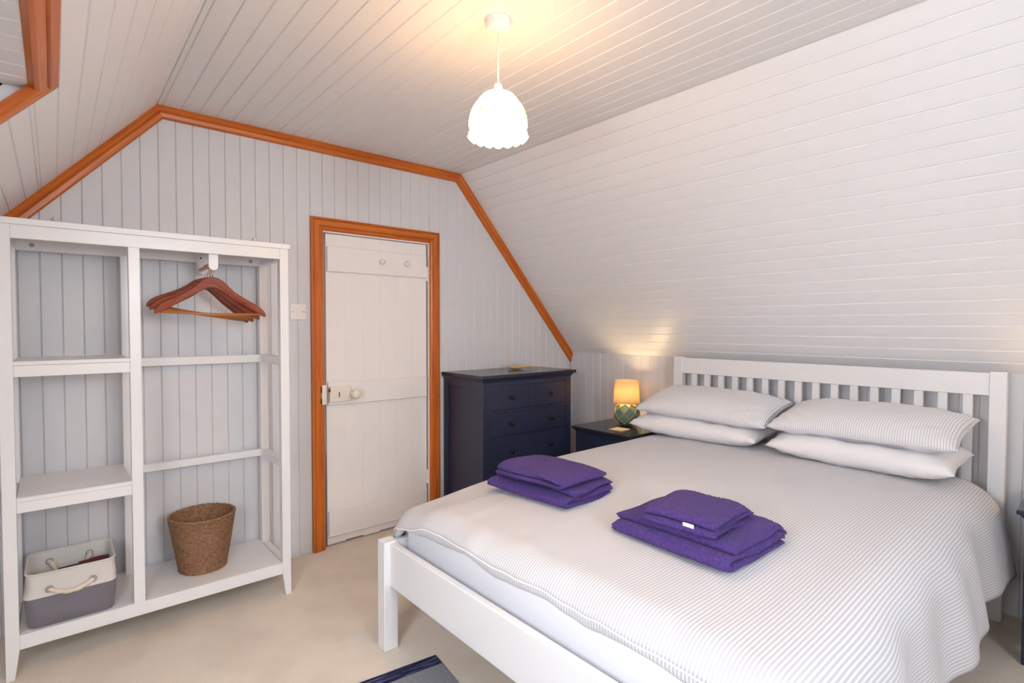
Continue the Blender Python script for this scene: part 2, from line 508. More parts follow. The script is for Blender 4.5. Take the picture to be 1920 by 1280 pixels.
put('window_frame', bm, 'furn_white', rw)
put('pane', box(RX0 + 0.05, -0.345, YF - 0.072, YF - 0.068, RZ0 + 0.05, RZ1 - 0.05), 'pane', rw)
put('pane', box(-0.305, RX1 - 0.05, YF - 0.072, YF - 0.068, RZ0 + 0.05, RZ1 - 0.05), 'pane', rw)
po2.location = ((RX0 + RX1) / 2, YF - 0.115, (RZ0 + RZ1) / 2)
tag(wall_front, 'plain grey gable wall behind the viewpoint', 'wall', kind='structure')

# ---- ceiling
ceiling = put('ceiling', box(XA - 0.05, XB + 0.05, YF - 0.1, 0.12, ZC + BT, ZC + 0.1), 'white_ceiling', None)
tag(ceiling, 'flat white boarded ceiling strip lit warm by the pendant', 'ceiling', kind='structure')
W = 0.074
xs = [0.159 + W * i for i in range(-12, 13)]
xs = [XA] + [v for v in xs if XA + 0.01 < v < XB - 0.01] + [XB]
for a, b in zip(xs[:-1], xs[1:]):
    place_board(ceiling, b - a, -YF, 'white_ceiling', (a, 0, ZC), (1, 0, 0), (0, -1, 0), (0, 0, -1))

# ---- right slope
def slab(p0, p1, ny, y0, y1, th=0.1):
    """thin slab along the line p0->p1 in XZ, offset outward by ny"""
    (xa, za), (xb, zb) = p0, p1
    nx, nz = ny
    poly = [(xa + nx * BT, za + nz * BT), (xb + nx * BT, zb + nz * BT), (xb + nx * th, zb + nz * th), (xa + nx * th, za + nz * th)]
    return prism(poly, 1, y0, y1)
slope_r = put('wall_right_slope', slab((XB, ZC), (XR, ZK), (SZ, SX), YF - 0.1, 0.12), 'white_boards', None)
tag(slope_r, 'sloping white tongue-and-groove boarded ceiling side above the bed', 'wall', kind='structure')
W = 0.0725
us = [0.0] + [W * i for i in range(1, 23)] + [SL]
for a, b in zip(us[:-1], us[1:]):
    if b - a < 0.008: continue
    o = (XB + SX * a, 0, ZC - SZ * a)
    # inward normal (-SZ, 0, -SX); ex = (SX,0,-SZ); ey = ez x ex = (0,-1,0)?
    place_board(slope_r, b - a, -YF, 'white_boards', o, (SX, 0, -SZ), (0, -1, 0), (-SZ, 0, -SX))

# ---- left slope with dormer opening
OPY0, OPY1 = -1.275, -1.98
SK0, SK1, US0, US1 = -2.06, -2.98, 0.98, 1.60      # unseen roof window added beside the dormer as daylight source
UT = (ZC - 1.845) / SZ
UB = SL
OX, OZ = XA - SX * UT, 1.845
bmL = bmesh.new()
def add_bm(dst, src):
    me = bpy.data.meshes.new('t'); src.to_mesh(me); src.free(); dst.from_mesh(me); bpy.data.meshes.remove(me)
add_bm(bmL, slab((XA, ZC), (OX, OZ), (-SZ, SX), YF - 0.1, 0.12))
add_bm(bmL, slab((OX, OZ), (XL, ZK), (-SZ, SX), OPY0, 0.12))
def sp(u): return (XA - SX * u, ZC - SZ * u)
add_bm(bmL, slab((OX, OZ), (XL, ZK), (-SZ, SX), SK0, OPY1))
add_bm(bmL, slab((OX, OZ), (XL, ZK), (-SZ, SX), YF - 0.1, SK1))
add_bm(bmL, slab((OX, OZ), sp(US0), (-SZ, SX), SK1, SK0))
add_bm(bmL, slab(sp(US1), (XL, ZK), (-SZ, SX), SK1, SK0))
slope_l = put('wall_left_slope', bmL, 'white_boards', None)
tag(slope_l, 'sloping white boarded ceiling side on the left with the dormer opening', 'wall', kind='structure')
W = 0.0735
us = [0.0, 0.026, 0.0995, 0.173] + [0.247 + W * i for i in range(0, 20)]
us = [u for u in us if u < SL - 0.01] + [SL]
for a, b in zip(us[:-1], us[1:]):
    def pb(aa, bb, ya, yb):
        if bb - aa < 0.008: return
        o = (XA - SX * aa, yb, ZC - SZ * aa)
        place_board(slope_l, bb - aa, ya - yb, 'white_boards', o, (-SX, 0, -SZ), (0, 1, 0), (SZ, 0, -SX))
    if b <= UT: pb(a, b, 0, YF)
    else:
        if a < UT: pb(a, UT, 0, YF); a = UT
        pb(a, b, 0, OPY0); pb(a, b, OPY1, SK0); pb(a, b, SK1, YF)
        if a < US0: pb(a, min(b, US0), SK0, SK1)
        if b > US1: pb(max(a, US1), b, SK0, SK1)

# ---- dormer: ceiling, cheeks, sill, and an unseen end wall added to shut daylight out
DXW = -2.60
dc = put('ceiling_dormer', box(DXW, OX + 0.02, OPY1, OPY0, OZ + BT, OZ + 0.08), 'white_boards', None)
tag(dc, 'small flat boarded ceiling inside the dormer at upper left', 'ceiling', kind='structure')
W = 0.0735
n = int((OPY0 - OPY1) / W)
for i in range(n + 1):
    hi = OPY0 - W * i; lo = max(OPY1, hi - W)
    if hi - lo < 0.01: continue
    place_board(dc, hi - lo, OX - DXW, 'white_boards', (DXW, hi, OZ), (0, -1, 0), (1, 0, 0), (0, 0, -1))
cheek = [(OX, OZ + 0.05), (XL + 0.0, ZK), (DXW, ZK), (DXW, OZ + 0.05)]
wd = put('wall_dormer_far', prism(cheek, 1, OPY0, OPY0 + 0.05), 'white_boards', None)
tag(wd, 'smooth white dormer cheek just visible inside the wood-framed opening', 'wall', kind='structure')
wd2 = put('wall_dormer_near', prism(cheek, 1, OPY1 - 0.05, OPY1), 'white_boards', None)
tag(wd2, 'white dormer cheek nearest the viewpoint, outside the picture', 'wall', kind='structure')
sl_ = put('trim_1', box(DXW, XL + 0.03, OPY1, OPY0, ZK - 0.03, ZK, 0.004), 'furn_white', None)
tag(sl_, 'white window board along the bottom of the dormer', 'trim', kind='structure')
zt = OZ + BT
de = put('wall_dormer_end', box(DXW - 0.10, DXW, OPY1 - 0.05, OPY0 + 0.05, ZK - 0.03, zt + 0.05), 'white_boards', None)
tag(de, 'unseen white end wall added without a window to keep daylight out of the dormer recess', 'wall', kind='structure')
# unseen roof window added in the left slope to light the room
def slopept(u, v, h):
    return (XA - SX * u + SZ * h, v, ZC - SZ * u - SX * h)
win = thing('added_window_1', 'unseen white roof window added in the left slope beside the dormer to let in daylight', 'window', slopept((US0 + US1) / 2, (SK0 + SK1) / 2, 0), kind='structure')
def slope_box(u0_, u1_, v0_, v1_, h0_, h1_):
    bm = bmesh.new()
    q = [bm.verts.new(slopept(u, v, h)) for h in (h0_, h1_) for (u, v) in ((u0_, v0_), (u1_, v0_), (u1_, v1_), (u0_, v1_))]
    for f in ((0, 1, 2, 3), (7, 6, 5, 4), (0, 4, 5, 1), (1, 5, 6, 2), (2, 6, 7, 3), (3, 7, 4, 0)): bm.faces.new([q[k] for k in f])
    return bm
fw = 0.05
for (ua, ub, va, vb) in ((US0, US0 + fw, SK1, SK0), (US1 - fw, US1, SK1, SK0), (US0 + fw, US1 - fw, SK1, SK1 + fw), (US0 + fw, US1 - fw, SK0 - fw, SK0)):
    put('window_frame', slope_box(ua, ub, va, vb, -0.10, 0.005), 'furn_white', win)
put('pane', slope_box(US0 + fw, US1 - fw, SK1 + fw, SK0 - fw, -0.062, -0.058), 'pane', win)
mtx = Matrix.Identity(4)
for k, col in enumerate(((0, 1, 0), (SX, 0, SZ), (-SZ, 0, SX))):
    for r_ in range(3): mtx[r_][k] = col[r_]
mtx.translation = Vector(slopept((US0 + US1) / 2, (SK0 + SK1) / 2, -0.11))
po.matrix_world = mtx

# ------------------------------------------------------------------ mouldings
def moulding(path, seg, prof, mapf, end0=None, end1=None, side=1):
    """one mitred piece of a moulding: path = list of 2D points, piece between path[seg] and path[seg+1];
    prof = [(offset inward, proud)] closed outline; mapf(u, v, h) -> 3D"""
    P = [Vector(p) for p in path]
    def nrm(i):
        d = (P[i + 1] - P[i]).normalized(); return Vector((-d.y, d.x)) * side
    def mit(i):
        if i == 0:
            n_ = nrm(0)
            if end0 is None: return n_
            e = Vector(end0); return e / e.dot(n_)
        if i == len(P) - 1:
            n_ = nrm(i - 1)
            if end1 is None: return n_
            e = Vector(end1); return e / e.dot(n_)
        n1, n2 = nrm(i - 1), nrm(i)
        b = (n1 + n2).normalized(); return b / b.dot(n1)
    m0, m1 = mit(seg), mit(seg + 1)
    bm = bmesh.new()
    A = [bm.verts.new(mapf(*(P[seg] + m0 * a), h)) for a, h in prof]
    B = [bm.verts.new(mapf(*(P[seg + 1] + m1 * a), h)) for a, h in prof]
    n = len(prof)
    bm.faces.new(A); bm.faces.new(B[::-1])
    for i in range(n): bm.faces.new((A[i], B[i], B[(i + 1) % n], A[(i + 1) % n]))
    return bm

# gable trim
gpath = [(XL, ZK), (XA, ZC), (XB, ZC), (XR, ZK)]
gprof = [(0, 0), (0, 0.026), (0.016, 0.030), (0.024, 0.024), (0.028, 0.018), (0.034, 0.021), (0.050, 0.018), (0.056, 0.010), (0.056, 0)]
wallmap = lambda u, v, h: (u, -h, v)
t = put('trim_2', moulding(gpath, 0, gprof, wallmap, end0=(0, -1), end1=(0, -1), side=-1), 'pine_sl', None)
tag(t, 'orange pine moulding up the left slope of the gable wall', 'trim', kind='structure')
t = put('trim_3', moulding(gpath, 1, gprof, wallmap, side=-1), 'pine_x', None)
tag(t, 'orange pine moulding along the flat ceiling edge of the gable wall', 'trim', kind='structure')
t = put('trim_4', moulding(gpath, 2, gprof, wallmap, end0=(0, -1), end1=(0, -1), side=-1), 'pine_sr', None)
tag(t, 'orange pine moulding down the right slope of the gable wall', 'trim', kind='structure')

# door architrave
apath = [(0.036, 0), (0.036, 1.896), (0.879, 1.896), (0.879, 0)]
aprof = [(0, 0), (0, 0.018), (0.010, 0.024), (0.014, 0.018), (0.018, 0.022), (0.044, 0.022), (0.050, 0.014), (0.056, 0.018), (0.066, 0.014), (0.072, 0.004), (0.072, 0)]
arch = thing('trim_5', 'orange pine moulded architrave around the white door', 'trim', (0.036, 0, 0), kind='structure')
put('jamb_left', moulding(apath, 0, aprof, wallmap, side=-1), 'pine_z', arch)
put('head', moulding(apath, 1, aprof, wallmap, side=-1), 'pine_x', arch)
put('jamb_right', moulding(apath, 2, aprof, wallmap, side=-1), 'pine_z', arch)

# dormer opening trim, lying on the left slope
def slopemap(u, v, h):   # u = distance down the slope from XA,ZC ; v = y ; h = proud of the boards
    return (XA - SX * u + SZ * h, v, ZC - SZ * u - SX * h)
u0 = UT - 0.068
dpath = [(UB, OPY0 + 0.034), (u0, OPY0 + 0.034), (u0, OPY1 - 0.034), (UB, OPY1 - 0.034)]
dprof = [(0, 0), (0, 0.016), (0.006, 0.022), (0.028, 0.022), (0.032, 0.015), (0.036, 0.020), (0.058, 0.021), (0.066, 0.016), (0.066, 0.0)]
dt = thing('trim_6', 'dark orange wooden frame around the dormer opening at upper left', 'trim', slopemap(u0, OPY0, 0), kind='structure')
put('side_board', moulding(dpath, 0, dprof, slopemap, side=1), 'pine_sl', dt)
put('head_board', moulding(dpath, 1, dprof, slopemap, side=1), 'pine_y', dt)
put('side_board', moulding(dpath, 2, dprof, slopemap, side=1), 'pine_sl', dt)

# ------------------------------------------------------------------ door
door = thing('door_1', 'white painted ledged plank door with round knob in the gable wall', 'door', (0.46, 0.03, 0), kind='structure')
dx0, dx1, dyf = 0.131, 0.800, 0.022
npl = 6
pw = (dx1 - dx0) / npl
for i in range(npl):
    zb = 0.008 + (0.006 if i % 2 else 0)
    put('plank', box(dx0 + i * pw + 0.0001, dx0 + (i + 1) * pw - 0.0001, dyf, dyf + 0.028, zb, 1.815, 0.0006), 'door_white', door)
for (za, zb_) in ((1.603, 1.743), (0.830, 0.957), (0.062, 0.205)):
    r_ = put('ledge', box(dx0 + 0.004, dx1 - 0.006, dyf - 0.016, dyf + 0.001, za, zb_, 0.003), 'door_white', door)
    put('bead', tube([(dx0 + 0.004, dyf - 0.012, za), (dx1 - 0.006, dyf - 0.012, za)], 0.006, 8), 'door_white', r_)
    if za < 1.5:
        put('bead', tube([(dx0 + 0.004, dyf - 0.012, zb_), (dx1 - 0.006, dyf - 0.012, zb_)], 0.005, 8), 'door_white', r_)
lock = put('lock_case', box(0.136, 0.262, dyf - 0.040, dyf - 0.015, 0.845, 0.935, 0.004, seg=2), 'lock_cream', door)
put('keyhole', box(0.188, 0.194, dyf - 0.0412, dyf - 0.038, 0.873, 0.902, 0.001), 'dark', lock)
put('latch', box(0.131, 0.139, dyf - 0.0412, dyf - 0.030, 0.905, 0.925, 0.001), 'maroon', lock)
bm = lathe([(0.0, -0.034), (0.016, -0.033), (0.026, -0.024), (0.029, -0.010), (0.024, 0.004), (0.014, 0.012), (0.011, 0.024), (0.02, 0.030), (0.02, 0.034)], (0, 0, 0), 24)
bmesh.ops.rotate(bm, verts=bm.verts, cent=(0, 0, 0), matrix=Matrix.Rotation(math.radians(-90), 3, 'X'))
bmesh.ops.translate(bm, verts=bm.verts, vec=(0.272, dyf - 0.075, 0.888))
# profile's z maps to +y so the base ends on the lock face
put('knob', bm, 'lock_cream', door, True)
for px_ in (0.466, 0.638):
    bm = lathe([(0.0, -0.040), (0.012, -0.038), (0.016, -0.030), (0.010, -0.020), (0.008, 0.0)], (0, 0, 0), 16)
    bmesh.ops.rotate(bm, verts=bm.verts, cent=(0, 0, 0), matrix=Matrix.Rotation(math.radians(-90), 3, 'X'))
    bmesh.ops.translate(bm, verts=bm.verts, vec=(px_, dyf - 0.016, 1.675))
    put('coat_peg', bm, 'door_white', door, True)
for zz in (1.58, 0.25):
    put('hinge', tube([(dx1 - 0.001, dyf - 0.010, zz), (dx1 - 0.001, dyf - 0.010, zz + 0.09)], 0.006, 8), 'door_white', door)
stop = put('trim_7', bm := box(DX0 - 0.004, dx0 + 0.02, 0.052, 0.07, 0, DZ, 0.0), 'stop_grey', None)
tag(stop, 'thin pale grey door stop showing in the gap beside the door', 'trim', kind='structure')
bm = bmesh.new()
for i in range(46):
    z_ = 0.012 + i * 0.0115
    box(DX0 + 0.004, dx0 - 0.003, 0.047, 0.052, z_, z_ + 0.006, bm=bm)
br = put('brush_strip', bm, 'dark', stop)
lin = put('trim_8', bm2 := box(DX0 - 0.004, DX0, 0.0, 0.07, 0, DZ, 0), 'pine_z', None)
tag(lin, 'pine lining on the latch side of the door opening', 'trim', kind='structure')
lin2 = put('trim_9', box(DX1, DX1 + 0.006, -0.004, 0.07, 0, DZ, 0), 'door_white', None)
tag(lin2, 'white lining on the hinge side of the door opening', 'trim', kind='structure')
lin3 = put('trim_10', box(DX0, DX1, -0.003, 0.07, DZ - 0.004, DZ + 0.004, 0), 'door_white', None)
tag(lin3, 'white lining across the top of the door opening', 'trim', kind='structure')
void = put('wall_behind_door', box(DX0 - 0.01, DX1 + 0.01, 0.12, 0.14, 0, DZ + 0.02), 'stop_grey', None)
tag(void, 'plain wall of the landing closing the gap behind the door', 'wall', kind='structure')
sp = thing('strike_plate', 'chipped cream strike plate on the pine door frame opposite the latch', 'strike plate', (0.1, -0.02, 0.89))
put('plate', box(0.086, 0.112, -0.030, -0.006, 0.838, 0.948, 0.002), 'lock_cream', sp)
put('chipped_edge', box(0.0835, 0.0862, -0.029, -0.008, 0.842, 0.872, 0.0005), 'dark', sp)
put('chipped_edge', box(0.0835, 0.0862, -0.029, -0.008, 0.905, 0.942, 0.0005), 'dark', sp)

# ------------------------------------------------------------------ light switch
sw = thing('light_switch', 'square cream rocker light switch on the grey wall left of the door', 'switch', (-0.035, 0, 1.362))
put('plate', box(-0.078, 0.008, -0.009, 0.0005, 1.318, 1.406, 0.003, seg=2), 'plastic', sw)
put('rocker', box(-0.044, -0.026, -0.0125, -0.008, 1.346, 1.379, 0.0015), 'plastic', sw)
for xx in (-0.066, -0.004):
    bm = lathe([(0.0, 0), (0.003, 0), (0.003, 0.003)], (0, 0, 0), 10)
    bmesh.ops.rotate(bm, verts=bm.verts, cent=(0, 0, 0), matrix=Matrix.Rotation(math.radians(-90), 3, 'X'))
    bmesh.ops.translate(bm, verts=bm.verts, vec=(xx, -0.0102, 1.362))
    put('screw', bm, 'dark', sw)

# ------------------------------------------------------------------ open wardrobe
BK = thing('open_wardrobe', 'tall white open wardrobe with shelves and a hanging bay against the gable wall', 'wardrobe', (-0.71, -0.21, 0))
yf0, yf1 = -0.395, -0.357       # front posts
yb0, yb1 = -0.066, -0.028       # back posts
BV = 0.0015
posts = {'l': (-1.209, -1.171), 'm': (-0.829, -0.791), 'r': (-0.250, -0.212)}
def leg_post(x0, x1, y0, y1, inner):
    # square post with the inner face tapered below the bottom shelf
    t_ = 0.014
    if inner > 0: pts = [(x0, 0), (x1 - t_, 0), (x1, 0.105), (x1, 1.645), (x0, 1.645)]
    else: pts = [(x0 + t_, 0), (x1, 0), (x1, 1.645), (x0, 1.645), (x0, 0.105)]
    return prism(pts, 1, y0, y1, 0.001)
for (y0, y1) in ((yf0, yf1), (yb0, yb1)):
    put('post', leg_post(*posts['l'], y0, y1, 1), 'furn_white', BK)
    put('post', leg_post(*posts['r'], y0, y1, -1), 'furn_white', BK)
    put('post', box(*posts['m'], y0, y1, 0.157, 1.596, BV), 'furn_white', BK)
put('top_board', box(-1.217, -0.203, -0.402, -0.012, 1.645, 1.668, BV), 'furn_white', BK)
XI0, XI1 = -1.171, -0.250
put('top_rail', box(XI0, XI1, yf0 + 0.001, yf0 + 0.02, 1.596, 1.6455, BV), 'furn_white', BK)
tb = put('top_rail', box(XI0, XI1, yb0 + 0.004, yb1, 1.590, 1.6455, BV), 'furn_white', BK)
for xx in (-1.12, -0.29):
    bm = lathe([(0.0, 0), (0.009, 0), (0.009, 0.003)], (0, 0, 0), 12)
    bmesh.ops.rotate(bm, verts=bm.verts, cent=(0, 0, 0), matrix=Matrix.Rotation(math.radians(-90), 3, 'X'))
    bmesh.ops.translate(bm, verts=bm.verts, vec=(xx, yb0 + 0.0025, 1.612))
    put('cover_cap', bm, 'grey_plug', tb)
for (xa, xb) in ((-1.206, -1.175), (-0.246, -0.216)):
    for (za, zb_) in ((1.596, 1.645), (1.097, 1.138), (0.606, 0.643), (0.105, 0.156)):
        put('side_rail', box(xa, xb, yf1, yb0, za, zb_, BV), 'furn_white', BK)
# left bay shelves
for (zt_, zb_) in ((1.154, 1.097), (0.659, 0.603)):
    put('shelf', box(XI0, -0.829, yf0 - 0.001, yb1 - 0.002, zt_ - 0.015, zt_, BV), 'furn_white', BK)
    put('shelf_rail', box(XI0, -0.829, yf0 + 0.002, yf0 + 0.02, zb_, zt_ - 0.0155, BV), 'furn_white', BK)
# right bay cross rails at the back
for (za, zb_) in ((1.097, 1.136), (0.608, 0.643)):
    put('cross_rail', box(-0.791, -0.250, yb0 + 0.008, yb1, za, zb_, BV), 'furn_white', BK)
put('bottom_shelf', box(XI0, XI1, yf0 + 0.02, yb1 + 0.012, 0.139, 0.157, 0.001), 'furn_white', BK)
put('bottom_rail', box(XI0, XI1, yf0 + 0.001, yf0 + 0.0205, 0.104, 0.157, BV), 'furn_white', BK)
put('bottom_rail', box(XI0, XI1, yb0 + 0.006, yb1, 0.104, 0.139, BV), 'furn_white', BK)
# rail brackets and hanging rod (front to back)
def tab(x0, x1, y0, y1, z0, z1):
    r = (x1 - x0) / 2; cx_ = (x0 + x1) / 2
    pts = [(x0, z1), (x1, z1)]
    pts += [(cx_ + r * math.cos(a), z0 + r + r * math.sin(a)) for a in [-math.pi * i / 12 for i in range(0, 13)]]
    return prism(pts, 1, y0, y1, 0.0008)
put('rail_bracket', tab(-0.541, -0.504, -0.376, -0.358, 1.527, 1.62), 'furn_white', BK)
tb2 = put('rail_bracket', tab(-0.532, -0.482, yb0 - 0.013, yb0 + 0.004, 1.532, 1.63), 'furn_white', BK)
bm = lathe([(0.0, 0), (0.004, 0), (0.004, 0.003)], (0, 0, 0), 10)
bmesh.ops.rotate(bm, verts=bm.verts, cent=(0, 0, 0), matrix=Matrix.Rotation(math.radians(-90), 3, 'X'))
bmesh.ops.translate(bm, verts=bm.verts, vec=(-0.517, yb0 - 0.0145, 1.608))
put('screw', bm, 'dark', tb2)
RODX, RODZ = -0.518, 1.552
put('hanging_rod', tube([(RODX, -0.36, RODZ), (RODX, yb0 - 0.012, RODZ)], 0.009, 12), 'copper', BK, True)
for xx in (-1.046, -0.257):
    bm = box(xx - 0.012, xx + 0.012, -0.014, -0.002, 1.64, 1.734, 0.003)
    put('wall_fixing', bm, 'plastic', BK)
    put('wall_fixing', lathe([(0, 0.016), (0.007, 0.014), (0.010, 0.007), (0.009, 0)], (xx, -0.018, 1.728), 12), 'plastic', BK, True)

# ------------------------------------------------------------------ hangers
def arm_outline():
    top = [(0.0, 0.0), (0.022, -0.004), (0.045, -0.018), (0.068, -0.042), (0.092, -0.064), (0.125, -0.085), (0.165, -0.108), (0.195, -0.127), (0.212, -0.143), (0.222, -0.165)]
    bot = [(0.216, -0.171), (0.200, -0.163), (0.16, -0.139), (0.12, -0.115), (0.085, -0.094), (0.05, -0.068), (0.02, -0.050), (0.0, -0.047)]
    R_ = top + bot
    Lf = [(-x_, z_) for x_, z_ in reversed(top[1:])]
    Lb = [(-x_, z_) for x_, z_ in reversed(bot[:-1])]
    return top + bot + Lb + Lf
def make_hanger(y, yaw, roll, dx, label, mat_arm='mahogany'):
    o = thing('coat_hanger', label, 'hanger', (RODX + dx, y, RODZ), 'wooden hangers on the wardrobe rail')
    bm = prism(arm_outline(), 1, -0.008, 0.008, 0.0035)
    # arms curve forward slightly
    for v in bm.verts:
        v.co.y += -0.35 * v.co.x ** 2 * (1 if v.co.x else 1)
        v.co.z += -0.052
    link('arms', mesh_from_bm('arms', bm, mat_arm), o)
    zb = -0.052 - 0.164
    bm = tube([(-0.205, -0.35 * 0.205 ** 2, zb + 0.004), (0.0, -0.006, zb - 0.002), (0.205, -0.35 * 0.205 ** 2, zb + 0.004)], 0.0065, 10)
    link('trouser_bar', mesh_from_bm('trouser_bar', bm, 'hanger_bar', True), o)
    pts = [(0, 0, -0.054), (0, 0, -0.034), (0.006, 0, -0.028)]
    for i in range(0, 15):
        a = math.radians(-60 + i * 17)
        pts.append((0.0135 * math.cos(a) * 1.0, 0, -0.006 + 0.0185 * math.sin(a)))
    bm = tube([Vector(p) for p in pts], 0.0016, 6)
    link('hook', mesh_from_bm('hook', bm, 'copper', True), o)
    o.rotation_euler = (0, math.radians(roll), math.radians(yaw))
    return o
make_hanger(-0.335, 2, 1.0, 0.0, 'reddish wooden coat hanger at the front of the wardrobe rail')
make_hanger(-0.298, 4, 5.0, 0.0, 'wooden coat hanger second from the front of the wardrobe rail')
make_hanger(-0.255, 8, 8.0, 0.0, 'wooden coat hanger third from the front of the wardrobe rail')
make_hanger(-0.205, 14, 9.0, 0.0, 'rearmost wooden coat hanger, turned away at an angle on the wardrobe rail')

# ------------------------------------------------------------------ wicker bin
def make_bin(cx_, cy_, z0):
    o = thing('waste_basket', 'round brown woven seagrass waste basket on the wardrobe floor shelf', 'basket', (cx_, cy_, z0))
    H, rb, rt, nr = 0.25, 0.090, 0.131, 26
    prof = []
    for i in range(nr * 4 + 1):
        t_ = i / (nr * 4)
        prof.append((rb + (rt - rb) * (t_ ** 0.9), H * t_))
    def mod(r, z, a, k):
        row = k // 4
        ph = (k % 4) / 4 * 2 * math.pi
        bulge = 0.0032 * (1 - math.cos(ph))
        tw = 0.0012 * math.sin(a * 46 + row * math.pi * 0.9 + ph * 0.8)
        wob = 0.002 * math.sin(2 * a + 1)
        return r + bulge + tw + wob, z + 0.0012 * math.sin(a * 7 + row)
    bm = lathe(prof, (0, 0, 0), 150, mod=mod)
    link('body', mesh_from_bm('body', bm, 'seagrass', True), o)
    bm = lathe([(r - 0.006, z) for r, z in prof[::4]], (0, 0, 0.004), 60, mod=lambda r, z, a, k: (r + 0.0015 * math.sin(a * 46 + k * 2.8), z))
    link('inner_wall', mesh_from_bm('inner_wall', bm, 'seagrass', True), o)
    bm = lathe([(0.0, 0.008), (rb - 0.004, 0.008), (rb, 0.001), (0.0, 0.001)], (0, 0, 0), 40)
    link('base', mesh_from_bm('base', bm, 'seagrass', True), o)
    for (nm, zz, rr, am) in (('rim', H, rt + 0.001, 0.3), ('foot_braid', 0.008, rb + 0.003, 0.3)):
        pts = [(rr * math.cos(2 * math.pi * i / 160), rr * math.sin(2 * math.pi * i / 160), zz + 0.001 * math.sin(i * 0.9)) for i in range(160)]
        bm = tube(pts, 0.0065, 8, closed=True, rf=lambda i, a: 1 + am * math.sin(i * 2 * math.pi * 40 / 160 + a * 2))
        link(nm, mesh_from_bm(nm, bm, 'seagrass', True), o)
    return o
make_bin(-0.545, -0.190, 0.157)

# ------------------------------------------------------------------ canvas storage box
def rrect(w, d, r, n=8):
    pts = []
    for (sx, sy, a0) in ((1, 1, 0), (-1, 1, 90), (-1, -1, 180), (1, -1, 270)):
        for i in range(n + 1):
            a = math.radians(a0 + 90 * i / n)
            pts.append((sx * (w / 2 - r) + r * math.cos(a), sy * (d / 2 - r) + r * math.sin(a)))
    return pts
def loops(levels, capb=False):
    bm = bmesh.new(); rings = []
    for (w, d, r, z, ox, oy) in levels:
        rings.append([bm.verts.new((u + ox, v + oy, z)) for u, v in rrect(w, d, r)])
    n = len(rings[0])
    for a, b in zip(rings[:-1], rings[1:]):
        for i in range(n): bm.faces.new((a[i], a[(i + 1) % n], b[(i + 1) % n], b[i]))
    if capb: bm.faces.new(rings[0][::-1])
    return bm
SB_ = thing('storage_box', 'soft canvas storage box, cream above grey, with rope handles on the wardrobe floor', 'box', (-1.020, -0.258, 0.157))
W_, D_ = 0.272, 0.262
bm = loops([(W_ - 0.03, D_ - 0.03, 0.03, 0.001, 0, 0), (W_ - 0.012, D_ - 0.012, 0.035, 0.008, 0, 0), (W_ - 0.004, D_ - 0.004, 0.035, 0.05, 0, 0), (W_ + 0.006, D_ + 0.004, 0.03, 0.118, -0.002, 0)], True)
link('grey_lower_panel', mesh_from_bm('grey_lower_panel', bm, 'canvas_grey', True), SB_)
bm = loops([(W_ + 0.006, D_ + 0.004, 0.03, 0.118, -0.002, 0), (W_ - 0.004, D_ - 0.008, 0.03, 0.150, 0.002, 0), (W_ - 0.008, D_ - 0.008, 0.032, 0.19, 0, 0), (W_ - 0.004, D_ - 0.004, 0.034, 0.203, 0, 0),
            (W_ - 0.012, D_ - 0.012, 0.03, 0.206, 0, 0), (W_ - 0.020, D_ - 0.020, 0.028, 0.200, 0, 0), (W_ - 0.022, D_ - 0.022, 0.028, 0.12, 0, 0), (W_ - 0.03, D_ - 0.03, 0.03, 0.02, 0, 0)])
link('cream_upper_panel', mesh_from_bm('cream_upper_panel', bm, 'canvas', True), SB_)
bm = loops([(W_ - 0.03, D_ - 0.03, 0.03, 0.02, 0, 0), (0.02, 0.02, 0.005, 0.021, 0, 0)]); link('bottom_lining', mesh_from_bm('bottom_lining', bm, 'canvas', True), SB_)
pts = [(u, v, 0.2045) for u, v in rrect(W_ - 0.006, D_ - 0.006, 0.033)]
link('rim_piping', mesh_from_bm('rim_piping', tube(pts, 0.004, 6, closed=True), 'canvas', True), SB_)
def rope(p0, p1, sag, out, name='rope_handle'):
    pts = []
    for i in range(41):
        t_ = i / 40
        p = Vector(p0).lerp(Vector(p1), t_)
        p.z -= sag * 4 * t_ * (1 - t_); p.y += out * math.sin(math.pi * t_) ** 0.6
        pts.append(p)
    return tube(pts, 0.0085, 12, rf=lambda i, a: 1 + 0.16 * math.cos(3 * a + i * 0.62))
yfr = -D_ / 2
link('rope_handle', mesh_from_bm('rope_handle', rope((-0.066, yfr + 0.004, 0.143), (0.062, yfr + 0.004, 0.143), 0.020, -0.016), 'rope', True), SB_)
link('rope_handle', mesh_from_bm('rope_handle', rope((-0.062, -yfr - 0.03, 0.165), (0.062, -yfr - 0.03, 0.165), 0.075, -0.012), 'rope', True), SB_)
for yy, rot, zz in ((yfr - 0.001, 1, 0.143), (-yfr - 0.016, 1, 0.165)):
    for xx in (-0.066, 0.062):
        bm = tube([(xx + 0.011 * math.cos(2 * math.pi * i / 16), yy, zz + 0.011 * math.sin(2 * math.pi * i / 16)) for i in range(16)], 0.0025, 6, closed=True)
        link('eyelet', mesh_from_bm('eyelet', bm, 'grey_plug', True), SB_)
HD = thing('bundle', 'black and dark red bundle lying inside the canvas storage box', 'bundle', (-0.975, -0.255, 0.180))
bm = tube([(-0.02, 0.0, 0.045), (0.01, 0.0, 0.047), (0.04, 0.005, 0.048), (0.07, 0.01, 0.046)], 0.045, 14, rf=lambda i, a: 1 + 0.10 * math.cos(5 * a))
bmesh.ops.scale(bm, verts=bm.verts, vec=(1, 1, 1.68))
link('red_part', mesh_from_bm('red_part', bm, 'maroon', True), HD)
bm = tube([(-0.085, 0.0, 0.044), (-0.05, 0.0, 0.045), (-0.02, 0.0, 0.045)], 0.042, 12)
bmesh.ops.scale(bm, verts=bm.verts, vec=(1, 1, 1.68))
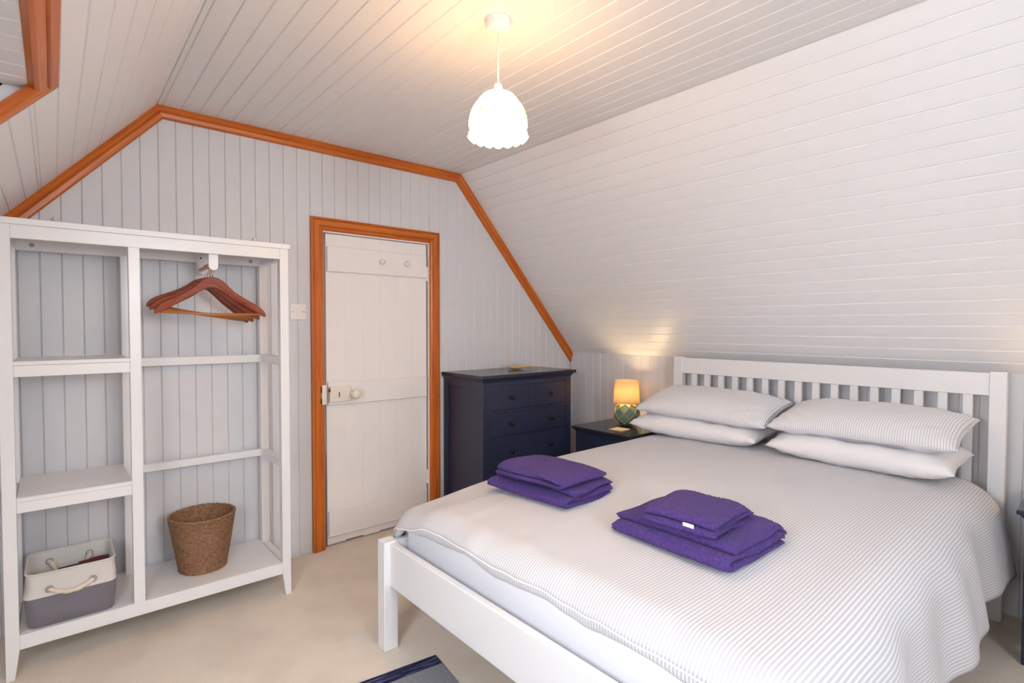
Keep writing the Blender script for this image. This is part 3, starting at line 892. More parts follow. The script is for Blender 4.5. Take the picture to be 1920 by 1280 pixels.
link('black_part', mesh_from_bm('black_part', bm, 'dark', True), HD)

# ------------------------------------------------------------------ chest of drawers
DR = thing('chest_of_drawers', 'navy chest of drawers with round black knobs in the corner beside the door', 'chest', (1.31, -0.22, 0))
put('top', bm := box(0.898, 1.7306, -0.457, -0.006, 0.960, 0.982, 0.003, seg=2), 'navy_top', DR)
# cove under the top
cp = moulding([(0.913, -0.012), (0.913, -0.442), (1.690, -0.442), (1.690, -0.012)], 0, [(0, 0), (-0.014, 0), (-0.010, 0.006), (-0.003, 0.016), (0, 0.026)], lambda u, v, h: (u, v, 0.960 - h), side=1)
put('cove_moulding', cp, 'navy', DR)
put('cove_moulding', moulding([(0.913, -0.012), (0.913, -0.442), (1.690, -0.442), (1.690, -0.012)], 1, [(0, 0), (-0.014, 0), (-0.010, 0.006), (-0.003, 0.016), (0, 0.026)], lambda u, v, h: (u, v, 0.960 - h), side=1), 'navy', DR)
put('cove_moulding', moulding([(0.913, -0.012), (0.913, -0.442), (1.690, -0.442), (1.690, -0.012)], 2, [(0, 0), (-0.014, 0), (-0.010, 0.006), (-0.003, 0.016), (0, 0.026)], lambda u, v, h: (u, v, 0.960 - h), side=1), 'navy', DR)
# side frames: stiles, rails and recessed panel
for sx in (0.913, 1.660):
    xa, xb = sx, sx + 0.03
    put('stile', box(xa, xb, -0.442, -0.400, 0.0, 0.961, 0.001), 'navy', DR)
    put('stile', box(xa, xb, -0.060, -0.012, 0.0, 0.961, 0.001), 'navy', DR)
    put('side_rail', box(xa, xb, -0.401, -0.059, 0.895, 0.961, 0.001), 'navy', DR)
    put('side_rail', box(xa, xb, -0.401, -0.059, 0.05, 0.12, 0.001), 'navy', DR)
    put('side_panel', box(xa + 0.008, xb - 0.004, -0.402, -0.058, 0.119, 0.896), 'navy', DR)
FX0, FX1 = 0.966, 1.641
put('front_stile', box(0.940, FX0, -0.442, -0.40, 0.0, 0.961, 0.0), 'navy', DR)
put('front_stile', box(FX1, 1.662, -0.442, -0.40, 0.0, 0.961, 0.0), 'navy', DR)
rails_z = [(0.912, 0.961), (0.742, 0.757), (0.582, 0.592), (0.395, 0.405), (0.06, 0.115)]
rails_z[2] = (0.578, 0.592)
for za, zb_ in rails_z:
    put('front_rail', box(FX0, FX1, -0.441, -0.40, za, zb_), 'navy', DR)
put('back_panel', box(0.94, 1.66, -0.02, -0.012, 0.06, 0.96), 'navy', DR)
put('center_divider', box(1.2985, 1.3145, -0.441, -0.40, 0.757, 0.912), 'navy', DR)
def knob(x_, z_, yface, axis, parent, r=0.014):
    bm = lathe([(0.0, -0.026), (r * 0.6, -0.0255), (r, -0.021), (r * 1.02, -0.017), (r * 0.7, -0.012), (r * 0.38, -0.008), (r * 0.5, 0.0)], (0, 0, 0), 20)
    if axis == 'y':
        bmesh.ops.rotate(bm, verts=bm.verts, cent=(0, 0, 0), matrix=Matrix.Rotation(math.radians(-90), 3, 'X'))
        bmesh.ops.translate(bm, verts=bm.verts, vec=(x_, yface, z_))
    else:
        bmesh.ops.rotate(bm, verts=bm.verts, cent=(0, 0, 0), matrix=Matrix.Rotation(math.radians(90), 3, 'Y'))
        bmesh.ops.translate(bm, verts=bm.verts, vec=(yface, x_, z_))
    return put('knob', bm, 'black_metal', parent, True)
def drawer(xa, xb, za, zb_, knobs):
    g = 0.0018
    d = put('drawer', box(xa + g, xb - g, -0.4415, -0.06, za + g, zb_ - g, 0.0012), 'navy', DR)
    for kx in knobs: knob(kx, (za + zb_) / 2, -0.4415, 'y', d)
drawer(FX0, 1.2985, 0.757, 0.912, (1.137,)); drawer(1.3145, FX1, 0.757, 0.912, (1.487,))
for za, zb_ in ((0.592, 0.742), (0.405, 0.578), (0.115, 0.395)):
    drawer(FX0, FX1, za, zb_, (1.135, 1.488))

ORN = thing('ornament', 'small golden-brown oval ornament with a flat tail on the navy chest', 'ornament', (1.40, -0.20, 0.982))
bm = bmesh.new(); bmesh.ops.create_uvsphere(bm, u_segments=24, v_segments=14, radius=1)
for v in bm.verts:
    x_ = v.co.x
    v.co = Vector((x_ * 0.070, v.co.y * 0.034 * (1 - 0.25 * x_), 0.020 + v.co.z * 0.020 * (1 - 0.45 * max(0, x_))))
link('body', mesh_from_bm('body', bm, 'ornament', True), ORN)
bm = prism([(0.06, -0.010), (0.10, -0.009), (0.150, -0.016), (0.150, 0.016), (0.10, 0.009), (0.06, 0.010)], 2, 0.018, 0.027, 0.002)
link('tail', mesh_from_bm('tail', bm, 'ornament'), ORN)
ORN.rotation_euler = (0, 0, math.radians(-26))

# ------------------------------------------------------------------ bedside tables
def nightstand(x0, x1, y0, y1, label):
    ns = thing('bedside_table', label, 'bedside table', ((x0 + x1) / 2, (y0 + y1) / 2, 0), 'navy bedside tables')
    T = 0.593
    put('top', box(x0, x1, y0, y1, T - 0.018, T, 0.003, seg=2), 'navy_top', ns)
    bx0, by0, by1 = x0 + 0.022, y0 + 0.022, y1 - 0.022
    for s_ in range(3):
        path = [(x1 - 0.01, by0), (bx0, by0), (bx0, by1), (x1 - 0.01, by1)]
        put('cove_moulding', moulding(path, s_, [(0, 0), (0.013, 0), (0.009, 0.006), (0.003, 0.014), (0, 0.022)], lambda u, v, h: (u, v, T - 0.018 - h), side=1), 'navy', ns)
    for yy in (by0, by1 - 0.04):
        for xx in (bx0, x1 - 0.05):
            put('leg', box(xx, xx + 0.04, yy, yy + 0.04, 0, T - 0.018, 0.001), 'navy', ns)
    for yy in (by0 + 0.004, by1 - 0.024):
        put('side_panel', box(bx0 + 0.04, x1 - 0.05, yy, yy + 0.02, 0.12, T - 0.018), 'navy', ns)
    put('back_panel', box(x1 - 0.03, x1 - 0.02, by0 + 0.04, by1 - 0.04, 0.12, T - 0.018), 'navy', ns)
    put('front_rail', box(bx0 + 0.002, bx0 + 0.022, by0 + 0.04, by1 - 0.04, T - 0.045, T - 0.018), 'navy', ns)
    put('front_rail', box(bx0 + 0.002, bx0 + 0.022, by0 + 0.04, by1 - 0.04, 0.12, 0.15), 'navy', ns)
    put('base_board', box(bx0 + 0.01, x1 - 0.03, by0 + 0.02, by1 - 0.02, 0.12, 0.135), 'navy', ns)
    for za, zb_ in ((0.352, 0.546), (0.152, 0.348)):
        d = put('drawer', box(bx0, bx0 + 0.3, by0 + 0.042, by1 - 0.042, za, zb_, 0.0012), 'navy', ns)
        knob((by0 + by1) / 2, (za + zb_) / 2, bx0, 'x', d)
    return ns
nightstand(1.672, 2.132, -0.966, -0.466, 'navy bedside table holding the lit glass lamp, far side of the bed')
nightstand(1.690, 2.132, -3.235, -2.733, 'navy bedside table at the right edge of the picture, near side of the bed')

def bedside_lamp(cx_, cy_, z0, label):
    o = thing('table_lamp', label, 'lamp', (cx_, cy_, z0), 'glass float bedside lamps')
    R = 0.086; cz = 0.076
    prof = []
    for i in range(25):
        a = math.radians(-62 + i * (62 + 72) / 24)
        prof.append((R * math.cos(a), cz + R * 0.92 * math.sin(a)))
    bm = lathe([(0.0, 0.0)] + prof, (0, 0, 0), 40)
    link('glass_float', mesh_from_bm('glass_float', bm, 'teal_glass', True), o)
    bm = lathe([(0.0, cz - 0.055), (0.045, cz - 0.045), (0.062, cz), (0.05, cz + 0.04), (0.0, cz + 0.06)], (0, 0, 0), 24)
    link('inner_float', mesh_from_bm('inner_float', bm, 'teal_glass', True), o)
    # knotted rope net: diamond mesh between latitude rings
    lats = [66, 40, 12, -16, -44]
    nm = 7
    def sp_(lat, k):
        a = math.radians(lat); b = 2 * math.pi * k / nm
        return Vector(((R + 0.003) * math.cos(a) * math.cos(b), (R + 0.003) * math.cos(a) * math.sin(b), cz + (R * 0.92 + 0.003) * math.sin(a)))
    bm = bmesh.new()
    for li in range(len(lats) - 1):
        o0, o1 = (li % 2) * 0.5, ((li + 1) % 2) * 0.5
        for k in range(nm):
            for s in (-0.5, 0.5):
                k0 = k + o0; k1 = k + o0 + s
                pts = []
                for i in range(7):
                    t_ = i / 6
                    pts.append(sp_(lats[li] + (lats[li + 1] - lats[li]) * t_, k0 + (k1 - k0) * t_))
                tube(pts, 0.0034 if li else 0.0055, 6, bm=bm)
    link('rope_net', mesh_from_bm('rope_net', bm, 'net_rope', True), o)
    for li in range(len(lats) - 1):
        o1 = ((li + 1) % 2) * 0.5
        for k in range(nm):
            p = sp_(lats[li + 1], k + o1)
            bm = bmesh.new(); bmesh.ops.create_icosphere(bm, subdivisions=1, radius=0.0068)
            bmesh.ops.translate(bm, verts=bm.verts, vec=p)
            link('knot', mesh_from_bm('knot', bm, 'net_rope', True), o)
    bm = tube([(0, 0, cz + 0.07), (0, 0, cz + 0.135)], 0.011, 12); link('lamp_holder', mesh_from_bm('lamp_holder', bm, 'brass', True), o)
    bm = bmesh.new(); bmesh.ops.create_uvsphere(bm, u_segments=16, v_segments=10, radius=0.022)
    bmesh.ops.translate(bm, verts=bm.verts, vec=(0, 0, cz + 0.158)); link('bulb', mesh_from_bm('bulb', bm, 'bulb', True), o)
    z1, z2 = 0.158, 0.314
    bm = lathe([(0.091, z1), (0.0815, z2), (0.0800, z2), (0.0895, z1), (0.091, z1)], (0, 0, 0), 48)
    link('lamp_shade', mesh_from_bm('lamp_shade', bm, 'lamp_shade', True), o)
    bm = bmesh.new()
    for k in range(3):
        a = 2 * math.pi * k / 3
        tube([(0.010 * math.cos(a), 0.010 * math.sin(a), cz + 0.125), (0.085 * math.cos(a), 0.085 * math.sin(a), 0.235)], 0.0012, 5, bm=bm)
    link('shade_spider', mesh_from_bm('shade_spider', bm, 'brass', True), o)
    l = bpy.data.lights.new('lamp_light', 'POINT'); l.energy = BEDLAMP_W; l.color = (1.0, 0.75, 0.40); l.shadow_soft_size = 0.024
    lo = bpy.data.objects.new('lamp_light', l); C.objects.link(lo); lo.parent = o; lo.location = (0, 0, cz + 0.158)
    return o
bedside_lamp(1.985, -0.70, 0.593, 'small lit lamp with teal glass base in a rope net and linen shade')
bedside_lamp(1.95, -2.98, 0.593, 'second glass lamp on the near bedside table, just outside the right edge')
co = put('coaster', box(-0.05, 0.05, -0.05, 0.05, 0, 0.006, 0.001), 'cork', None)
co.location = (1.807, -0.780, 0.593); co.rotation_euler = (0, 0, math.radians(3))
tag(co, 'square cork coaster on the navy bedside table in front of the lamp', 'coaster')

# ------------------------------------------------------------------ bed frame
BED = thing('bed_frame', 'white wooden double bed frame with slatted headboard and low foot end', 'bed', (0.98, -1.85, 0))
BY0, BY1 = -1.060, -2.660
FXL = -0.093
for (ya, yb) in ((BY0 - 0.056, BY0), (BY1, BY1 + 0.056)):
    put('leg', box(FXL, FXL + 0.060, ya, yb, 0, 0.434, 0.003, seg=2), 'furn_white', BED)
put('foot_rail', box(-0.068, -0.042, BY1 + 0.05, BY0 - 0.05, 0.258, 0.428, 0.003, seg=2), 'furn_white', BED)
put('side_rail', box(-0.04, 2.05, BY0 - 0.045, BY0 - 0.018, 0.258, 0.428, 0.003), 'furn_white', BED)
put('side_rail', box(-0.04, 2.05, BY1 + 0.018, BY1 + 0.045, 0.258, 0.428, 0.003), 'furn_white', BED)
for (ya, yb) in ((-1.098, -1.036), (-2.660, -2.602)):
    put('headboard_post', box(2.040, 2.085, ya, yb, 0, 1.089, 0.002), 'furn_white', BED)
put('headboard_top_rail', box(2.046, 2.076, -2.603, -1.097, 0.983, 1.082, 0.002), 'furn_white', BED)
put('headboard_lower_rail', box(2.046, 2.076, -2.603, -1.097, 0.33, 0.46, 0.002), 'furn_white', BED)
for i in range(16):
    yc = -1.177 - i * (2.529 - 1.177) / 15
    put('headboard_slat', box(2.052, 2.070, yc - 0.0175, yc + 0.0175, 0.455, 0.984, 0.001), 'furn_white', BED)
for i in range(9):
    xx = 0.1 + i * 0.22
    put('base_slat', box(xx, xx + 0.07, BY1 + 0.045, BY0 - 0.045, 0.335, 0.352), 'hanger_bar', BED)
MAT_ = thing('mattress', 'mattress in a plain white sheet under the striped duvet', 'mattress', (1.0, -1.86, 0.352))
put('mattress_body', box(0.0, 2.03, -2.60, -1.118, 0.3525, 0.545, 0.03, seg=4), 'sheet', MAT_, True)

# ------------------------------------------------------------------ duvet
def sstep(a, b, x_):
    t_ = min(1, max(0, (x_ - a) / (b - a))); return t_ * t_ * (3 - 2 * t_)
def roll(d, r, flare):
    if d <= 0: return 0.0, 0.0
    q = r * math.pi / 2 * 0.92
    if d < q:
        a = d / r; return r * math.sin(a), r * (1 - math.cos(a))
    a = q / r
    e = d - q
    return r * math.sin(a) + e * flare, r * (1 - math.cos(a)) + e * math.sqrt(max(0.0, 1 - flare * flare))
def fbm(x_, y_, z_=0.0):
    return noise.noise(Vector((x_, y_, z_))) + 0.5 * noise.noise(Vector((2.1 * x_, 2.1 * y_, z_ + 3)))
HX = 1.93          # head end
TX = 0.055         # top turns down here at the foot
YA, YB = -1.125, -2.51
FAR_D, NEAR_D, FOOT_D = 0.20, 0.44, 0.118
def duvet_pt(s, t_, thick=0.0):
    """s: metres from the head end; t: metres from the far-side fold (negative = hanging on far side)"""
    Lx = HX - TX
    ds = max(0.0, s - Lx)
    wid = YA - YB
    df = max(0.0, -t_); dn = max(0.0, t_ - wid)
    x_ = HX - min(s, Lx)
    yv = YA - min(max(t_, 0), wid)
    # folds grow where the cloth hangs
    hang = sstep(0.05, 0.35, dn)
    fold = 0.020 * math.sin(s * 9.0 + 0.8 * math.sin(s * 3)) * hang + 0.010 * math.sin(s * 21 + 1.0) * hang
    hx, zx = roll(ds, 0.105, 0.02)
    hf, zf = roll(df, 0.09, 0.05)
    hn, zn = roll(dn, 0.16, 0.16)
    x_ -= hx
    yv += hf; yv -= hn + fold
    z = 0.625
    z += 0.018 * math.sin(math.pi * min(1, max(0, t_ / wid))) * (0.4 + 0.6 * sstep(1.95, 1.2, s) )
    z -= 0.030 * sstep(0.75, 1.85, s)
    z -= 0.03 * sstep(0.25, 0.0, t_) * sstep(1.0, 1.85, s)
    z -= zf + zn + zx
    # soft quilting and wrinkles
    wr = 0.0045 * fbm(s * 2.6 + 5, t_ * 3.2) + 0.0025 * noise.noise(Vector((s * 3, t_ * 11, 2)))
    edge = sstep(1.45, 1.85, s)
    wr += edge * 0.004 * noise.noise(Vector((s * 5, t_ * 14, 4)))
    z += wr
    # foot hem waves
    x_ += ds / FOOT_D * 0.012 * fbm(t_ * 5, 2.0) if ds > 0 else 0
    z += (ds / FOOT_D) * 0.010 * fbm(t_ * 4 + 7, 1.0) if ds > 0 else 0
    # far foot corner hangs down on to the leg
    if ds > 0 or s > 1.5:
        cw = sstep(0.20, -0.05, t_) * sstep(1.55, Lx + 0.08, s)
        z -= 0.025 * cw
        if df > 0 and ds > 0:
            k = min(df / FAR_D, 1) * min(ds / FOOT_D, 1)
            x_ += 0.05 * k; yv -= 0.035 * k + 0.02 * k * math.sin(ds * 90)
            z += 0.02 * k
    z = max(z, 0.437 if (ds > 0 or df > 0) and dn == 0 else 0.03)
    return Vector((x_, yv, z))
def build_duvet():
    ns, nt = 150, 150
    Lx = HX - TX; wid = YA - YB
    S = np.linspace(0, Lx + FOOT_D, ns); T = np.linspace(-FAR_D, wid + NEAR_D, nt)
    top = [[duvet_pt(s, t_) for t_ in T] for s in S]
    bm = bmesh.new(); uvl = bm.loops.layers.uv.new('UVMap')
    V = [[bm.verts.new(top[i][j]) for j in range(nt)] for i in range(ns)]
    uv = {}
    for i in range(ns):
        for j in range(nt): uv[V[i][j]] = (S[i], T[j])
    # underside: offset inward along the normal, meeting the top at the seam
    bm.normal_update()
    def nrm(i, j):
        a = top[min(i + 1, ns - 1)][j] - top[max(i - 1, 0)][j]
        b = top[i][min(j + 1, nt - 1)] - top[i][max(j - 1, 0)]
        n_ = a.cross(b)
        if n_.length < 1e-9: return Vector((0, 0, 1))
        return n_.normalized()
    U = [[None] * nt for _ in range(ns)]
    for i in range(ns):
        for j in range(nt):
            if i in (0, ns - 1) or j in (0, nt - 1): U[i][j] = V[i][j]; continue
            e = min((S[-1] - S[i]) / 0.07, (T[j] - T[0]) / 0.07, (T[-1] - T[j]) / 0.07, S[i] / 0.07, 1.0)
            th = 0.044 * math.sqrt(max(0, 1 - (1 - e) ** 2))
            n_ = nrm(i, j)
            if n_.z < 0 and n_.dot(Vector((0, 0, 1))) < -0.2: n_ = -n_
            U[i][j] = bm.verts.new(top[i][j] - n_ * th); uv[U[i][j]] = (S[i], T[j] + 0.003)
    for i in range(ns - 1):
        for j in range(nt - 1):
            for G, rev in ((V, 0), (U, 1)):
                q = [G[i][j], G[i + 1][j], G[i + 1][j + 1], G[i][j + 1]]
                if rev: q = q[::-1]
                q2 = list(dict.fromkeys(q))
                try: f = bm.faces.new(q2)
                except ValueError: continue
                f.smooth = True
                for lp in f.loops: lp[uvl].uv = uv[lp.vert]
    return bm, top
bm, dtop = build_duvet()
bmesh.ops.recalc_face_normals(bm, faces=bm.faces)
me = bpy.data.meshes.new('duvet'); 
off = Vector((1.0, -1.85, 0.56))
bmesh.ops.translate(bm, verts=bm.verts, vec=-off)
bm.to_mesh(me); bm.free(); me.materials.append(M['duvet'])
duvet = thing('duvet', 'white duvet with thin grey stripes spread over the double bed', 'duvet', off)
link('cover', me, duvet)
# piped seam along the hem
ns_ = len(dtop)
pts = [dtop[ns_ - 1][j] - off for j in range(0, len(dtop[0]), 1)]
bm = tube(pts, 0.0028, 6); link('hem_seam', mesh_from_bm('hem_seam', bm, 'pillow_white', True), duvet)
# quilted underside showing below the hem at the foot
bm = bmesh.new(); uvl = bm.loops.layers.uv.new('UVMap'); rows = []
js = [j for j in range(len(dtop[0])) if -2.52 < dtop[ns_ - 1][j].y < -1.16]
for i in range(8):
    a = i / 7
    row = []
    for j in js:
        p = dtop[ns_ - 1][j]
        dz = 0.034 + 0.016 * fbm(p.y * 3.1, 9.0) + 0.008 * math.sin(p.y * 17)
        fade = sstep(-1.16, -1.30, p.y)
        xs_ = p.x + (-0.004 - p.x) * a
        row.append(bm.verts.new((xs_ - 0.012 * math.sin(math.pi * a), p.y, p.z - dz * fade * math.sin(a * math.pi / 2) - 0.002)))
    rows.append(row)
for i in range(7):
    for k in range(len(js) - 1):
        f = bm.faces.new((rows[i][k], rows[i][k + 1], rows[i + 1][k + 1], rows[i + 1][k])); f.smooth = True
        for lp in f.loops: lp[uvl].uv = (lp.vert.co.z, lp.vert.co.y)
bmesh.ops.translate(bm, verts=bm.verts, vec=-off)
link('underside', mesh_from_bm('underside', bm, 'duvet', True), duvet)
def duvet_z(x_, y_):
    return duvet_pt(HX - x_, YA - y_).z

# ------------------------------------------------------------------ pillows
def pillow(w, d, h, mat, under=None, seed=0, n=44, sag=0.0):
    """local: width along Y, depth along X, thickness along Z; seam at z=0"""
    bm = bmesh.new(); uvl = bm.loops.layers.uv.new('UVMap')
    rnd = random.Random(seed)
    m_ = int(n * 0.7)
    G = {}
    for side in (1, -1):
        for i in range(m_ + 1):
            for j in range(n + 1):
                u = -1 + 2 * i / m_; v = -1 + 2 * j / n
                edge = i in (0, m_) or j in (0, n)
                if side == -1 and edge: G[(-1, i, j)] = G[(1, i, j)]; continue
                # seams bow in between pulled-out corners
                xx = u * d / 2 * (1 - 0.07 * (1 - v * v) * abs(u))
                yy = v * w / 2 * (1 - 0.045 * (1 - u * u) * abs(v))
                f = (max(0, 1 - abs(u) ** 2.6) ** 0.55) * (max(0, 1 - abs(v) ** 3.4) ** 0.55)
                hz = h * (0.56 if side == 1 else 0.44) * f
                wr = 0.006 * noise.noise(Vector((u * 1.6 + seed * 7, v * 3.0, side))) + 0.003 * noise.noise(Vector((u * 6, v * 9 + seed, side)))
                cr_ = 0.004 * math.sin(7 * (abs(u) + abs(v)) * 3 + seed) * sstep(0.9, 1.5, abs(u) + abs(v))
                z = side * hz + (wr + cr_) * (f ** 0.3 if not edge else 0.4)
                if edge: z += 0.010 * noise.noise(Vector((u * 2 + seed, v * 3, 5)))
                G[(side, i, j)] = bm.verts.new((xx, yy, z))
                G[('uv', side, i, j)] = (v * w / 2, u * d / 2)
    for side in (1, -1):
        for i in range(m_):
            for j in range(n):
                q = [(i, j), (i + 1, j), (i + 1, j + 1), (i, j + 1)]
                if side == -1: q = q[::-1]
                f = bm.faces.new([G[(side, a, b)] for a, b in q]); f.smooth = True
                f.material_index = 0 if (side == 1 or under is None) else 1
                for lp, (a, b) in zip(f.loops, q): lp[uvl].uv = G.get(('uv', side, a, b)) or G[('uv', 1, a, b)]
    me = bpy.data.meshes.new('pillow_case'); bm.to_mesh(me); bm.free()
    me.materials.append(M[mat])
    if under: me.materials.append(M[under])
    return me
def add_pillow(loc, rot, size, mat, label, under=None, seed=0, flap=None):
    o = thing('pillow', label, 'pillow', loc, 'pillows at the head of the bed')
    link('pillow_case', pillow(*size, mat, under, seed), o)
    if flap:
        y0, y1, xf, dz, h_ = flap
        # loose flap of the case hanging open under the front edge
        bm = bmesh.new(); uvl = bm.loops.layers.uv.new('UVMap'); rows = []
        for i in range(9):
            a = i / 8
            rows.append([bm.verts.new((xf - 0.012 * math.sin(a * 3.0) + 0.06 * a * a, y0 + (y1 - y0) * j / 20, dz - h_ * a * (1 - 0.35 * abs(2 * j / 20 - 1) ** 3) + 0.003 * math.sin(j * 0.9))) for j in range(21)])
        for i in range(8):
            for j in range(20):
                f = bm.faces.new((rows[i][j], rows[i][j + 1], rows[i + 1][j + 1], rows[i + 1][j])); f.smooth = True
                for lp in f.loops: lp[uvl].uv = (lp.vert.co.y, lp.vert.co.z)
        bmesh.ops.solidify(bm, geom=bm.faces[:], thickness=0.0025)
        link('case_flap', mesh_from_bm('case_flap', bm, under or mat, True), o)
    o.rotation_euler = [math.radians(v) for v in rot]
    return o
add_pillow((1.826, -1.370, 0.705), (0, -4, 2), (0.77, 0.40, 0.165), 'pillow_white', 'plain white pillow under the striped one, beside the lamp', seed=1)
add_pillow((1.826, -2.190, 0.708), (0, -4, -1), (0.75, 0.40, 0.17), 'pillow_white', 'plain white pillow under the striped one, right half of the bed', seed=2)
add_pillow((1.822, -1.420, 0.828), (1.0, -13, 2), (0.78, 0.42, 0.145), 'pillow_stripe', 'grey-striped pillow on top of the stack beside the lamp', 'pillow_under', seed=3, flap=(-0.30, 0.06, -0.185, -0.006, 0.045))
add_pillow((1.822, -2.200, 0.832), (-1.0, -11, -2), (0.76, 0.42, 0.15), 'pillow_stripe', 'grey-striped pillow on top of the stack at the right half of the bed', 'pillow_under', seed=4, flap=(-0.30, 0.20, -0.185, -0.004, 0.05))

# ------------------------------------------------------------------ towels
def fold_profile(width, layers, gap, seed):
    """centre line of a zig-zag fold seen end-on: list of (u, z); the folds never line up exactly"""
    rnd_ = random.Random(seed * 13 + 1)
    pts = []
    half = width / 2
    ends = [(half - rnd_.uniform(0, 0.016)) for _ in range(layers + 1)]
    ends[1] = half
    for k in range(layers):
        z = k * gap
        sa = 1 if k % 2 == 0 else -1
        a, b = sa * ends[k], -sa * ends[k + 1]
        n = 28
        for i in range(n + 1):
            t_ = i / n
            # cloth swells a little towards the folds
            sw = 0.10 * gap * (math.cos(2 * math.pi * t_) ) * (1 if k else 0)
            pts.append((a + (b - a) * t_, z + sw))
        if k < layers - 1:
            s_ = -sa
            for i in range(1, 10):
                an = math.pi * i / 10
                pts.append((b + s_ * gap * 0.62 * math.sin(an), z + gap / 2 - gap / 2 * math.cos(an)))
    return pts
def folded_towel(width, length, layers, gap, th, seed, droop=0.013):
    """profile in local X/Z, swept along local Y; rests on z=0"""
    prof = fold_profile(width, layers, gap, seed)
    bm = bmesh.new(); n = 64
    P = []
    N = len(prof)
    # left and right offset of the centre line
    for i in range(N):
        a = prof[max(i - 1, 0)]; b = prof[min(i + 1, N - 1)]
        d = Vector((b[0] - a[0], b[1] - a[1])); d = d.normalized() if d.length > 1e-9 else Vector((1, 0))
        P.append((Vector(prof[i]), Vector((-d.y, d.x))))
    outline = [p + q * th / 2 for p, q in P] + [p - q * th / 2 for p, q in reversed(P)]
    H = (layers - 1) * gap + th
    rings = []
    vs = [0, 0.003, 0.008, 0.016, 0.028, 0.045] + [0.045 + 0.91 * q / n for q in range(1, n)] + [0.955, 0.972, 0.984, 0.992, 0.997, 1.0]
    ctr = [p for p, q in P] + [p for p, q in reversed(P)]
    for v in vs:
        yv = (v - 0.5) * length
        e = min(1.0, min(v, 1 - v) * length / (th * 0.6))
        kth = 0.45 + 0.55 * math.sqrt(max(0.0, 1 - (1 - e) ** 2))
        ring = []
        for p, c_ in zip(outline, ctr):
            p = c_ + (p - c_) * kth
            u, z = p.x, p.y + th / 2
            k_ = z / H
            u *= 1 - 0.035 * abs(2 * v - 1) ** 8
            nap = 0.0016 * noise.noise(Vector((u * 130 + seed * 9, yv * 130, z * 130)))
            ysh = yv * (1 - 0.03 * k_) + 0.022 * noise.noise(Vector((u * 5 + seed, z * 60, 3))) * (abs(v - 0.5) * 2) ** 3
            rnd = 0.006 * noise.noise(Vector((u * 9 + seed, yv * 9, z * 25)))
            z2 = z * (1 + 0.10 * noise.noise(Vector((u * 6, yv * 6, seed)))) - droop * k_ * ((2 * v - 1) ** 4 + (abs(2 * u / width)) ** 4 * 0.5)
            ring.append(bm.verts.new((u + rnd + nap + 0.006 * k_ * math.sin(yv * 9 + seed), ysh, max(0.0, z2 + rnd * 0.6 * k_ + nap * (0.3 + k_)))))
        rings.append(ring)
    m_ = len(outline)
    for a, b in zip(rings[:-1], rings[1:]):
        for i in range(m_): bm.faces.new((a[i], a[(i + 1) % m_], b[(i + 1) % m_], b[i]))
    half = m_ // 2
    for R_ in (rings[0], rings[-1]):
        for i in range(half - 1):
            bm.faces.new((R_[i], R_[i + 1], R_[m_ - 2 - i], R_[m_ - 1 - i]))
    return bm, H
def add_towel(cx_, cy_, z, rz, width, length, layers, gap, th, seed, label, group, tagpos=None):
    o = thing('towel', label, 'towel', (cx_, cy_, z), group)
    bm, H = folded_towel(width, length, layers, gap, th, seed)
    link('terry_cloth', mesh_from_bm('terry_cloth', bm, 'towel', True), o)
    if tagpos:
        x_, y_, z_, w_, h_ = tagpos
        link('wash_label', mesh_from_bm('wash_label', box(x_ - 0.0008, x_ + 0.0008, y_ - w_ / 2, y_ + w_ / 2, z_ - h_ / 2, z_ + h_ / 2), 'tag'), o)
    o.rotation_euler = (0, 0, math.radians(rz))
    return o, H
G1 = 'folded purple towels on the bed'
zL = duvet_z(0.46, -1.47) + 0.001
t1, H1 = add_towel(0.470, -1.465, zL, 4, 0.265, 0.43, 3, 0.025, 0.0215, 1, 'large folded purple towel at the bottom of the pile nearer the chest of drawers', G1)
t2, H2 = add_towel(0.455, -1.470, zL + H1 - 0.003, 94, 0.34, 0.28, 2, 0.024, 0.019, 2, 'smaller folded purple towel on top of the pile nearer the chest of drawers', G1)
zR = duvet_z(0.47, -2.12) + 0.001
t3, H3 = add_towel(0.480, -2.115, zR, -2, 0.30, 0.41, 3, 0.026, 0.0225, 3, 'large folded purple towel at the bottom of the pile nearer the foot rail', G1)
t4, H4 = add_towel(0.455, -2.130, zR + H3 - 0.004, 2, 0.25, 0.24, 4, 0.0140, 0.0105, 4, 'small folded purple towel with a white label on top of the nearer pile', G1, tagpos=(-0.134, -0.045, 0.018, 0.034, 0.022))

# ------------------------------------------------------------------ rug
rug = put('rug', box(-0.66, 0.0, -1.50, 0.0, 0.0, 0.008, 0.003), 'rug', None)
rug.location = (0.048, -1.265, 0.0005); rug.rotation_euler = (0, 0, math.radians(-7.5))
tag(rug, 'navy and pale grey woven striped rug on the carpet by the foot of the bed', 'rug')

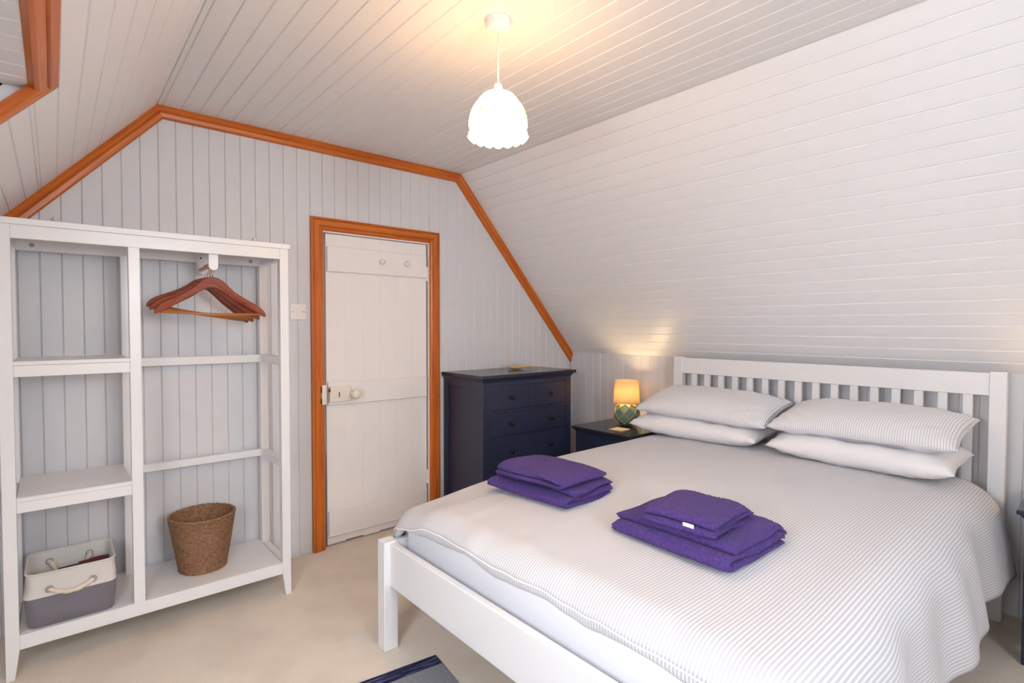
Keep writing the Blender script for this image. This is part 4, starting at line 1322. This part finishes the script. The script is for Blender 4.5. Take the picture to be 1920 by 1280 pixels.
# ------------------------------------------------------------------ pendant lamp
PX, PY = 0.094, -1.589
PL = thing('pendant_lamp', 'lit white glass pendant lamp with scalloped rim hanging from the ceiling', 'lamp', (PX, PY, ZC))
bm = lathe([(0.0, 0.0), (0.043, 0.0), (0.043, -0.026), (0.040, -0.034), (0.012, -0.040), (0.0, -0.040)], (0, 0, 0), 40)
link('ceiling_rose', mesh_from_bm('ceiling_rose', bm, 'plastic', False), PL)
link('flex', mesh_from_bm('flex', tube([(0, 0, -0.038), (0, 0, -0.215)], 0.0032, 8), 'plastic', True), PL)
bm = lathe([(0.004, -0.207), (0.011, -0.210), (0.0145, -0.222), (0.0145, -0.245), (0.0, -0.246)], (0, 0, 0), 20)
link('lamp_holder', mesh_from_bm('lamp_holder', bm, 'plastic', True), PL)
K = 0.000424
prof = [(0.012, -0.238), (0.036, -0.243), (0.054, -0.253), (0.066, -0.267), (0.071, -0.278), (0.077, -0.282), (0.086, -0.296), (0.094, -0.316), (0.0985, -0.337), (0.0995, -0.352), (0.096, -0.364), (0.087, -0.371), (0.084, -0.374)]
bm = lathe(prof, (0, 0, 0), 96)
shade = link('glass_shade', mesh_from_bm('glass_shade', bm, 'pendant_glass', True), PL)
fr = [(0.084, -0.374), (0.087, -0.376), (0.092, -0.379), (0.097, -0.382), (0.100, -0.385)]
def frill(r, z, a, k):
    q = k / 4
    sc = math.cos(a * 18)
    return r + 0.004 * q * sc, z + q * (-0.012 * abs(math.sin(a * 9)))
bm = lathe(fr, (0, 0, 0), 144, mod=frill)
link('scalloped_rim', mesh_from_bm('scalloped_rim', bm, 'pendant_glass', True), shade)
# gilt flower sprigs on the glass
rnd = random.Random(5)
for k, (a_deg, z_) in enumerate(((-8, -0.325), (-16, -0.335), (-3, -0.305), (-24, -0.318), (176, -0.325), (168, -0.342), (60, -0.325), (110, -0.32), (235, -0.325))):
    a = math.radians(a_deg) + math.atan2(right.y, right.x)
    r = float(np.interp(-z_, [-p[1] for p in prof], [p[0] for p in prof]))
    bm = bmesh.new(); bmesh.ops.create_icosphere(bm, subdivisions=1, radius=0.006)
    bmesh.ops.scale(bm, verts=bm.verts, vec=(0.5, 1.0, 1.0))
    bmesh.ops.rotate(bm, verts=bm.verts, cent=(0, 0, 0), matrix=Matrix.Rotation(a, 3, 'Z'))
    bmesh.ops.translate(bm, verts=bm.verts, vec=(r * math.cos(a), r * math.sin(a), z_))
    link('gilt_flower', mesh_from_bm('gilt_flower', bm, 'gilt', True), shade)
